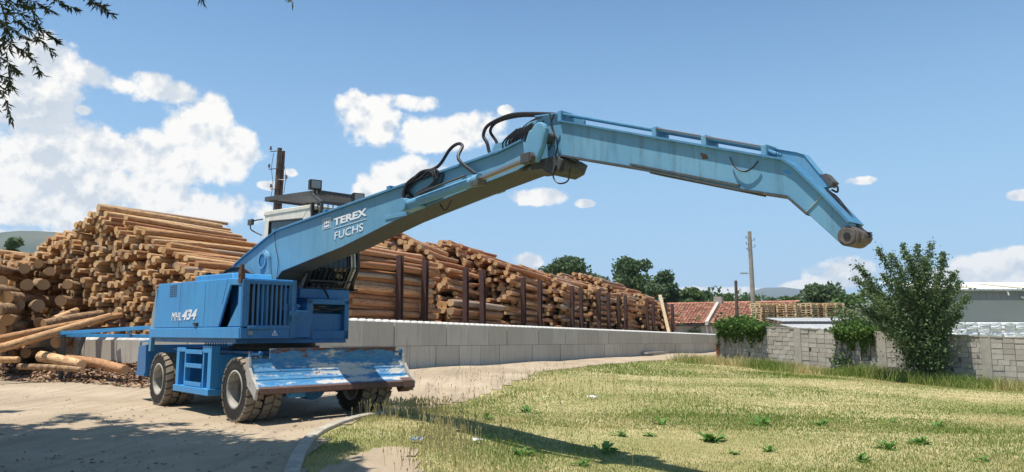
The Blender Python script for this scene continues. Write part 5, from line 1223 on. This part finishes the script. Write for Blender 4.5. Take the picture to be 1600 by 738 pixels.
pole('utility_pole', 1152, 62, 5.85, .18, M_polewood, 'short brown pole in front of the red roof', 0, [(5.0, 1, .3), (4.4, 1, .25)])
e = empty('utility_pole', (at(423, 32), 32, .3), 0, 'dark double wooden pole with many insulators rising behind the cab', 'pole')
b = MB(); b.cyl((-.14, 0, 0), (.08, 0, 9.35), .14, .10, n=10); b.build('shaft', M_polewood, e, smooth=True); b = MB(); b.cyl((.02, .16, 0), (.22, .12, 9.25), .10, .07, n=10); b.build('shaft', M_polewood, e, smooth=True)
for zz, sd, l in ((9.2, -1, .38), (8.4, -1, .42), (7.9, 1, .36), (7.5, -1, .3), (7.0, 1, .3)):
    b = MB(); b.tube([(.1, -.12, zz), (.1 + sd * l, -.12, zz - .04), (.1 + sd * l, -.12, zz + .1)], .022, 5, spline=False); b.cyl((.1 + sd * l, -.12, zz + .05), (.1 + sd * l, -.12, zz + .2), .06, .035, n=8); b.build('insulator', M_porc, e)
b = MB(); b.tube([(-.15, -.1, 9.1), (-.2, -.14, 8.4), (-.12, -.12, 7.7), (-.2, -.12, 7.0)], .012, 4).tube([(.35, -.05, 8.5), (.42, -.1, 7.9), (.36, -.05, 7.3)], .012, 4); b.build('cable', M_hose, e)

# ------------------------------------------------------------------ kerb
kp = [(e_x, y_) for y_, e_x in [(6.5, -2.02), (7.7, -2.25), (8.6, -2.45), (9.6, -2.65), (10.8, -2.80), (11.8, -2.72), (12.6, -2.52), (13.3, -2.25), (14.2, -1.8)]]
cu = []
for i in range(len(kp) - 1):
    for k in range(6):
        t = k / 6; p0 = kp[max(i - 1, 0)]; p1 = kp[i]; p2 = kp[i + 1]; p3 = kp[min(i + 2, len(kp) - 1)]
        cu.append(tuple(.5 * (2 * p1[c] + (p2[c] - p0[c]) * t + (2 * p0[c] - 5 * p1[c] + 4 * p2[c] - p3[c]) * t * t + (3 * p1[c] - p0[c] - 3 * p2[c] + p3[c]) * t ** 3) for c in (0, 1)))
b = MB(); step_ = 5
for i in range(0, len(cu) - step_, step_):
    P = [Vector((*cu[j], 0)) for j in range(i, i + step_ + 1)]; sgn = []
    V = []
    for q, p in enumerate(P):
        d = (P[min(q + 1, step_)] - P[max(q - 1, 0)]).normalized(); nrm = Vector((d.y, -d.x, 0)); off = d * (.012 if q == 0 else (-.012 if q == step_ else 0)); z = H(p.x, p.y)
        for (o_, zz) in ((-.10, -.15), (-.095, .045), (-.075, .06), (.06, .06), (.07, .05), (.07, -.15)): V.append(p + off + nrm * o_ + Vector((0, 0, z + zz)))
    n = 6; F = [(j * n + k, j * n + k + 1, (j + 1) * n + k + 1, (j + 1) * n + k) for j in range(step_) for k in range(n - 1)] + [tuple(range(n)), tuple(range(step_ * n + n - 1, step_ * n - 1, -1))]
    b.add(V, F)
tag(b.build('kerb', M_kerb), kind='structure')

# ------------------------------------------------------------------ meadow
def in_field(x, y):
    e = edge(y); t = ((x - CA.x) * cdv.x + (y - CA.y) * cdv.y); d = (x - CA.x) * cn.x + (y - CA.y) * cn.y
    return (x > e + .05) & ((d > .12) | (t < -.3))
def bare(x, y): return (((x + 1.55) / .5) ** 2 + ((y - 8.1) / 1.9) ** 2) < 1.0
def blades(n, ylo, yhi, hmean, wid, seed, two=True, sel=None, dry0=0.0, lean=.35, hn=None):
    g = np.random.default_rng(seed); y = np.exp(g.uniform(math.log(ylo), math.log(yhi), n)) ; xr = .75 * y + 1
    x = g.uniform(-1, 1, n) * xr; k = in_field(x, y) & (~bare(x, y) | (g.random(n) < .05)); x = x[k]; y = y[k]
    if sel is not None: k = sel(x, y, g); x = x[k]; y = y[k]
    n = len(x); z = hgt(x, y); N1 = nz(x, y, .33, 11); N2 = nz(x, y, 1.4, 15); N3 = nz(x, y, .12, 31)
    dry = np.clip(.17 + 1.5 * N1 + .9 * N2 + .6 * N3 + dry0 + g.normal(0, .25, n), 0, 1)
    hh = hmean * g.uniform(.45, 1.5, n) * (1 + .8 * N1 * -1) * (1 + .5 * N2); hh = np.clip(hh, .015, 2)
    if hn is not None: hh *= hn(x, y)
    a = g.uniform(0, 6.28, n); l = g.normal(0, lean, (n, 2)) * hh[:, None]; w_ = wid * g.uniform(.6, 1.4, n); ca, sa = np.cos(a) * w_ / 2, np.sin(a) * w_ / 2
    b0 = np.stack([x - ca, y - sa, z - .01], 1); b1 = np.stack([x + ca, y + sa, z - .01], 1)
    m0 = np.stack([x - ca * .8 + l[:, 0] * .35, y - sa * .8 + l[:, 1] * .35, z + hh * .55], 1); m1 = np.stack([x + ca * .8 + l[:, 0] * .35, y + sa * .8 + l[:, 1] * .35, z + hh * .55], 1)
    t = np.stack([x + l[:, 0], y + l[:, 1], z + hh * .95], 1)
    V = np.stack([b0, b1, m1, m0, t], 1).reshape(-1, 3); i = np.arange(n)[:, None] * 5
    F = np.concatenate([i + np.array([[0, 1, 2, 3]]), i + np.array([[3, 2, 4, 4]])]); rnd = np.repeat(g.random(n), 5)
    return V, F[:, :], rnd, np.repeat(dry, 5)
def grass_obj(name, parts, label):
    VV, FF, RR, DR = [], [], [], []; o = 0
    for V, F, r_, d in parts: VV.append(V); FF.append(F + o); RR.append(r_); DR.append(d); o += len(V)
    V = np.concatenate(VV); F = np.concatenate(FF); quad = F[:, 2] != F[:, 3]; T = F[~quad][:, :3]; Q = F[quad]; T2 = np.concatenate([T, Q[:, [0, 1, 2]], Q[:, [0, 2, 3]]])
    T2 = T2[(T2[:, 0] != T2[:, 1]) & (T2[:, 1] != T2[:, 2]) & (T2[:, 0] != T2[:, 2])]
    return tag(link(name, mesh_np(name, V, T2, [M_grass], np.concatenate(RR), {'dry': np.concatenate(DR)})), label, 'grass', kind='stuff')
grass_obj('meadow_grass', [blades(210000, 7, 14, .028, .006, 1), blades(190000, 12, 34, .034, .011, 2, lean=.6), blades(60000, 26, 48, .06, .025, 4)], 'short patchy green and straw coloured grass of the meadow')
def wallfoot(x, y, g):
    t = ((x - CA.x) * cdv.x + (y - CA.y) * cdv.y); d = (x - CA.x) * cn.x + (y - CA.y) * cn.y
    w_ = 2.6 + 1.3 * nz(x, y, .4, 41); return ((t > -2) & (d < w_) & (d > 0) & (g.random(len(x)) < np.clip(1.6 - d / 2.4, 0, 1)))
def verge(x, y, g):
    d = x - edge(y); return (d < .9 + .8 * nz(x, y, .5, 43)) & (y > 12.2) & (g.random(len(x)) < .75)
def nearfoot(x, y, g):   # taller clump in the lower middle
    return (((x + .35) / .75) ** 2 + ((y - 8.7) / 1.9) ** 2 < 1 + .5 * nz(x, y, 1.5, 44)) & (g.random(len(x)) < .85)
grass_obj('tall_grass', [blades(330000, 22, 48, .36, .022, 5, sel=wallfoot, dry0=-.12), blades(90000, 12, 48, .08, .012, 6, sel=verge, dry0=-.05), blades(30000, 7, 11, .09, .006, 7, sel=nearfoot, dry0=.0)], 'taller rank grass along the wall foot and the road edge')
# seed-headed dry stalks by the kerb end
def stalks(n, cx, cy, sx_, sy_, hm, seed):
    g = np.random.default_rng(seed); V = []; F = []; dr = []; rn = []
    for i in range(n):
        x = g.normal(cx, sx_); y = g.normal(cy, sy_); z = H(x, y); h_ = hm * g.uniform(.6, 1.2); lx, ly = g.normal(0, .12, 2) * h_; w_ = .0028
        o = len(V); V += [(x - w_, y, z), (x + w_, y, z), (x + lx + w_, y + ly, z + h_), (x + lx - w_, y + ly, z + h_)]; F.append((o, o + 1, o + 2, o + 3))
        for a in (0, 1.57):
            o = len(V); hx, hy = .010 * math.cos(a), .010 * math.sin(a); V += [(x + lx * .92, y + ly * .92, z + h_ * .86), (x + lx * 1.05 + hx, y + ly * 1.05 + hy, z + h_ * .97), (x + lx * 1.3, y + ly * 1.3, z + h_ * 1.12), (x + lx * 1.05 - hx, y + ly * 1.05 - hy, z + h_ * .97)]; F.append((o, o + 1, o + 2, o + 3))
    r_ = g.random(len(V)); return np.array(V), np.array(F), r_, np.full(len(V), .95)
grass_obj('seeding_grass', [stalks(420, -1.75, 13.1, .35, .4, .24, 51), stalks(420, -.95, 10.2, .3, .9, .20, 52), stalks(380, 1.5, 18, 2.2, 3.0, .3, 53)], 'dry straw coloured seeding grass beside the kerb end')
# broad-leaved weeds
def weed(px, py, s, n, seed, label, dark=False):
    s *= .85; n = int(n * 1.3)
    v = px_dir(px, py); e_ = 0
    for _ in range(4): Y = (1.5 - e_) / (-v.z) * v.y; x = v.x / v.y * Y; e_ = H(x, Y)
    rr = random.Random(seed); b = MB(); b.cyl((0, 0, -.02), (0, 0, .02), s * .4, s * .3, n=7)
    for i in range(n):
        a = rr.uniform(0, 6.28); el = rr.uniform(.2, 1.1); L = s * rr.uniform(.4, 1.05); w_ = L * .20; of = Vector((rr.gauss(0, .2) * s, rr.gauss(0, .15) * s, 0)); d = Vector((math.cos(a) * math.cos(el), math.sin(a) * math.cos(el), math.sin(el))); sd = Vector((-math.sin(a), math.cos(a), 0)); up = Vector((0, 0, 1))
        P = [of + d * L * .15, of + d * L * .5, of + d * L * .85 - up * L * .08, of + d * L * 1.0 - up * L * .22]
        b.add([P[0], P[1] + sd * w_, P[1] - up * .01, P[1] - sd * w_, P[2] + sd * w_ * .8, P[2] - up * .01, P[2] - sd * w_ * .8, P[3]], [(0, 2, 1), (0, 3, 2), (1, 2, 5, 4), (2, 3, 6, 5), (4, 5, 7), (5, 6, 7)], 0)
    o = b.build('weed', M_weed, None, (x, Y, e_)); tag(o, label, 'weed', 'broad-leaved weeds in the meadow')
for k, (px, py, s, n, lb) in enumerate([(823, 645, .28, 14, 'leafy weed just left of the boom shadow near the verge'), (1035, 664, .24, 10, 'small upright weed in the middle of the meadow'), (1110, 690, .30, 22, 'largest dark green dock plant in the meadow'),
    (970, 682, .22, 9, 'weed just above the boom shadow'), (1190, 664, .28, 16, 'spreading pale weed right of the biggest dock plant'), (1284, 665, .25, 12, 'upright weed below the middle of the cinder wall'), (1436, 694, .22, 24, 'long low patch of bright weeds at the right'),
    (1386, 702, .22, 16, 'bright weed left of the long low weed patch'), (1201, 706, .18, 12, 'little round weed below the spreading pale one'), (1347, 721, .2, 14, 'weed near the bottom edge right of centre'), (1465, 668, .2, 10, 'grey green tuft below the tall shrub'),
    (818, 712, .26, 16, 'bright weed beside the boom shadow near the bottom'), (948, 708, .26, 12, 'dark weed standing inside the boom shadow'), (1148, 710, .16, 8, 'tiny upright weed near the bottom centre'), (1540, 722, .16, 8, 'small weed near the lower right corner'),
    (912, 728, .2, 10, 'weed just below the boom shadow at the bottom edge'), (1016, 682, .16, 8, 'tiny weed left of the largest dock plant'), (1395, 660, .16, 7, 'tiny weed below the right of the shrub'), (760, 655, .2, 9, 'low weed left of the leafy one near the verge')]):
    weed(px, py, s, n, 60 + k, lb)
# litter
def litter(px, py, s, m, label):
    v = px_dir(px, py); e_ = 0
    for _ in range(4): Y = (1.5 - e_) / (-v.z) * v.y; x = v.x / v.y * Y; e_ = H(x, Y)
    rr = random.Random(px); V = [(rr.uniform(-.02, .02) + s * (i - 2) / 4, rr.uniform(-.02, .02) + s * .6 * (j - 2) / 4, .03 + rr.uniform(0, .06)) for j in range(5) for i in range(5)]
    F = [(j * 5 + i, j * 5 + i + 1, j * 5 + i + 6, j * 5 + i + 5) for j in range(4) for i in range(4)]; b = MB(); b.add(V, F); o = b.build('plastic_scrap', m, None, (x, Y, e_)); so_ = o.modifiers.new('thick', 'SOLIDIFY'); so_.thickness = .003; tag(o, label, 'litter')
M_litb = mat('pale_blue_plastic', (.42, .58, .72), .3); M_litw = mat('white_plastic', (.7, .7, .68), .35)
litter(650, 692, .16, M_litb, 'crumpled pale blue plastic scrap in the tall grass near the kerb'); litter(925, 624, .22, M_litw, 'white plastic scrap lying in the far meadow'); litter(748, 694, .14, M_litw, 'dirty white scrap beside the boom shadow')
g = np.random.default_rng(31); n = 900; y = np.exp(g.uniform(math.log(8), math.log(24), n)); x = g.uniform(-.75, .1, n) * y; k = (x < edge(y) - .1) & (nz(x, y, .5, 71) > -.12); x = x[k]; y = y[k]; n = len(x)
a = g.uniform(0, 6.28, n); l = g.uniform(.008, .035, n); w_ = l * .35; z = hgt(x, y) + .024; ca, sa = np.cos(a), np.sin(a)
V = np.stack([np.stack([x + ca * l * i - sa * w_ * j, y + sa * l * i + ca * w_ * j, z + .008 * (i * j + 1)], 1) for i, j in ((-1, 1), (-1, -1), (1, -1), (1, 1))], 1).reshape(-1, 3)
tag(link('bark_crumbs', mesh_np('bark_crumbs', V, np.arange(4 * n).reshape(-1, 4), [M_chip])), 'small bark crumbs scattered over the dirt road', 'bark chips', kind='stuff')
# gravel
g = np.random.default_rng(3); n = 1500; y = np.exp(g.uniform(math.log(7.5), math.log(24), n)); x = g.uniform(-.8, .2, n) * y; k = x < edge(y) - .1; x = x[k]; y = y[k]; P = np.stack([x, y, hgt(x, y) + .016], 1)
oc = np.array([(1, 0, 0), (0, 1, 0), (-1, 0, 0), (0, -1, 0), (0, 0, .8), (0, 0, -.8)]); V = (P[:, None, :] + oc[None] * (g.uniform(.005, .016, len(P)))[:, None, None] * g.uniform(.6, 1.3, (len(P), 6, 1))).reshape(-1, 3)
fo = np.array([(0, 1, 4), (1, 2, 4), (2, 3, 4), (3, 0, 4), (1, 0, 5), (2, 1, 5), (3, 2, 5), (0, 3, 5)]); F = (np.arange(len(P))[:, None, None] * 6 + fo[None]).reshape(-1, 3)
tag(link('gravel', mesh_np('gravel', V, F, [M_kerb])), 'loose small stones scattered on the dirt road', 'gravel', kind='stuff')

# ------------------------------------------------------------------ willow overhead on the left
e = empty('willow_tree', (-11.5, 4.6, 0), 0, 'willow whose leafy branches hang into the top left corner and shade the road', 'tree'); E0 = np.array(e.location)
cl = []; rr = random.Random(99)
def lift(px, py, extra):      # a leafy clump high enough to stay above the view whose shade falls on this spot of the road
    v = px_dir(px, py); Y = 1.5 / (-v.z) * v.y; gx_, gy_ = v.x / v.y * Y, Y; z = 7.0
    for _ in range(4): y = gy_ - z * .1245; z = 1.5 + .475 * y + 1.1 + extra
    k_ = 1 / math.tan(SUN_EL); return (gx_ + math.sin(SUN_AZ) * k_ * z, gy_ + math.cos(SUN_AZ) * k_ * z, z)
for i in range(190):
    px = rr.uniform(-260, 475); py = rr.uniform(676, 800) + max(0, px - 200) * .06
    c = lift(px, py, rr.uniform(0, 1.4)); cl.append((c[0] - E0[0], c[1] - E0[1], c[2], rr.uniform(.5, .9), rr.uniform(.25, .45)))
for i in range(34):
    px = rr.uniform(-200, 300); py = rr.uniform(645, 690) + max(0, px - 120) * .12
    c = lift(px, py, rr.uniform(0, 1.0)); cl.append((c[0] - E0[0], c[1] - E0[1], c[2], rr.uniform(.25, .5), rr.uniform(.12, .25)))
P = clump_points(cl, 80000, 98, .2); ok = (P[:, 2] > 1.5 + .470 * (P[:, 1] + E0[1]) + .15); P = P[ok]
V, F, r_ = quads(P, .11, 2.2, 0, 97)
def lanceolate(P, D_, L, w_, seed):
    g = np.random.default_rng(seed); n = len(P); D_ = D_ / np.linalg.norm(D_, axis=1)[:, None]; s = g.normal(size=(n, 3)); s -= (s * D_).sum(1)[:, None] * D_; s /= np.linalg.norm(s, axis=1)[:, None]
    L = (L * g.uniform(.6, 1.2, n))[:, None]; w_ = w_ * g.uniform(.7, 1.2, n)[:, None]; V = np.stack([P, P + D_ * L * .45 + s * w_, P + D_ * L, P + D_ * L * .45 - s * w_], 1).reshape(-1, 3); return V, np.arange(4 * n).reshape(-1, 4), np.repeat(g.random(n), 4)
hang = []; LP = []; LD = []
Yh = 7.4
def twig(pts_px, Y):
    P = [Vector(P_(a, b_, Y + rr.uniform(-.15, .15))) - e.location for a, b_ in pts_px]; hang.append(P); N_ = len(P)
    tot = sum((P[i + 1] - P[i]).length for i in range(N_ - 1)); cnt = int(tot / .0105)
    for i in range(cnt):
        t = rr.random() ** .8; sg = t * (N_ - 1); j = min(int(sg), N_ - 2); q = P[j].lerp(P[j + 1], sg - j); d = (P[j + 1] - P[j]).normalized() * .7 + Vector((rr.gauss(0, .6), rr.gauss(0, .6), rr.gauss(-.25, .4)))
        LP.append(q[:]); LD.append(d[:])
for tw in [[(-60, -60), (-10, -5), (25, 30), (60, 60), (88, 88)], [(-40, -40), (10, 0), (45, 35), (78, 55), (92, 66)], [(-60, 20), (-20, 50), (20, 70), (50, 90), (66, 118)], [(-60, 40), (-20, 80), (10, 95), (28, 112)], [(-50, 10), (0, 30), (18, 60), (10, 85), (15, 120), (12, 140)],
           [(-60, 60), (-20, 100), (0, 140), (10, 160), (20, 190)], [(-70, 100), (-20, 110), (5, 120), (22, 142)], [(20, -60), (50, -20), (90, 2), (120, 14)], [(60, -60), (100, -22), (140, 0), (158, 12), (178, 24)], [(0, -40), (30, 0), (50, 14), (60, 40), (58, 70)],
           [(-30, -20), (5, 10), (10, 50), (0, 80), (-8, 120)], [(-40, 0), (-5, 20), (30, 22), (62, 30)], [(100, -50), (125, -15), (150, 8), (165, 8)], [(-30, -30), (0, -8), (30, 8), (48, 10)], [(-50, 60), (-30, 90), (-10, 130), (-6, 170)], [(420, -40), (445, -12), (458, 3)],
           [(300, -60), (312, -20), (316, 3)], [(-50, -10), (-8, 30), (20, 45), (42, 62), (45, 85)], [(-20, -50), (20, -10), (60, 5), (80, 18)]]:
    twig(tw, Yh + rr.uniform(-.4, .5))
V2, F2, r2 = lanceolate(np.array(LP), np.array(LD), .098, .0098, 96)
link('crown', mesh_np('crown', np.concatenate([V, V2]), np.concatenate([F, F2 + len(V)]), [M_willow], np.concatenate([r_, r2])), e)
b = MB()
b.tube([(0, 0, -.3), (.1, .1, 2.5), (.5, .4, 5.2), (1.2, .8, 7.2)], .34, 12, taper=.16)
for c in cl[::4]: b.tube([(.5, .4, 5.2), (c[0] * .45 + .3, c[1] * .45, 7.6), (c[0], c[1], c[2])], .07, 5, taper=.015)
for P in hang:
    b.tube(P, .0045, 4, taper=.002)
b.build('trunk', M_trunk, e)
# haze between us and the hills
b = MB(); b.box(-9000, 9000, -200, 9000, -4, 420); 
mh = bpy.data.materials.new('haze'); mh.use_nodes = True; nt = mh.node_tree
for n_ in list(nt.nodes): nt.nodes.remove(n_)
om = nt.nodes.new('ShaderNodeOutputMaterial'); pv = nt.nodes.new('ShaderNodeVolumePrincipled'); pv.inputs['Color'].default_value = (.72, .83, .95, 1); pv.inputs['Density'].default_value = .00011; pv.inputs['Anisotropy'].default_value = 0.0
nt.links.new(pv.outputs[0], om.inputs['Volume'])
tag(b.build('haze', mh), 'thin summer haze over the valley', 'haze', kind='stuff')
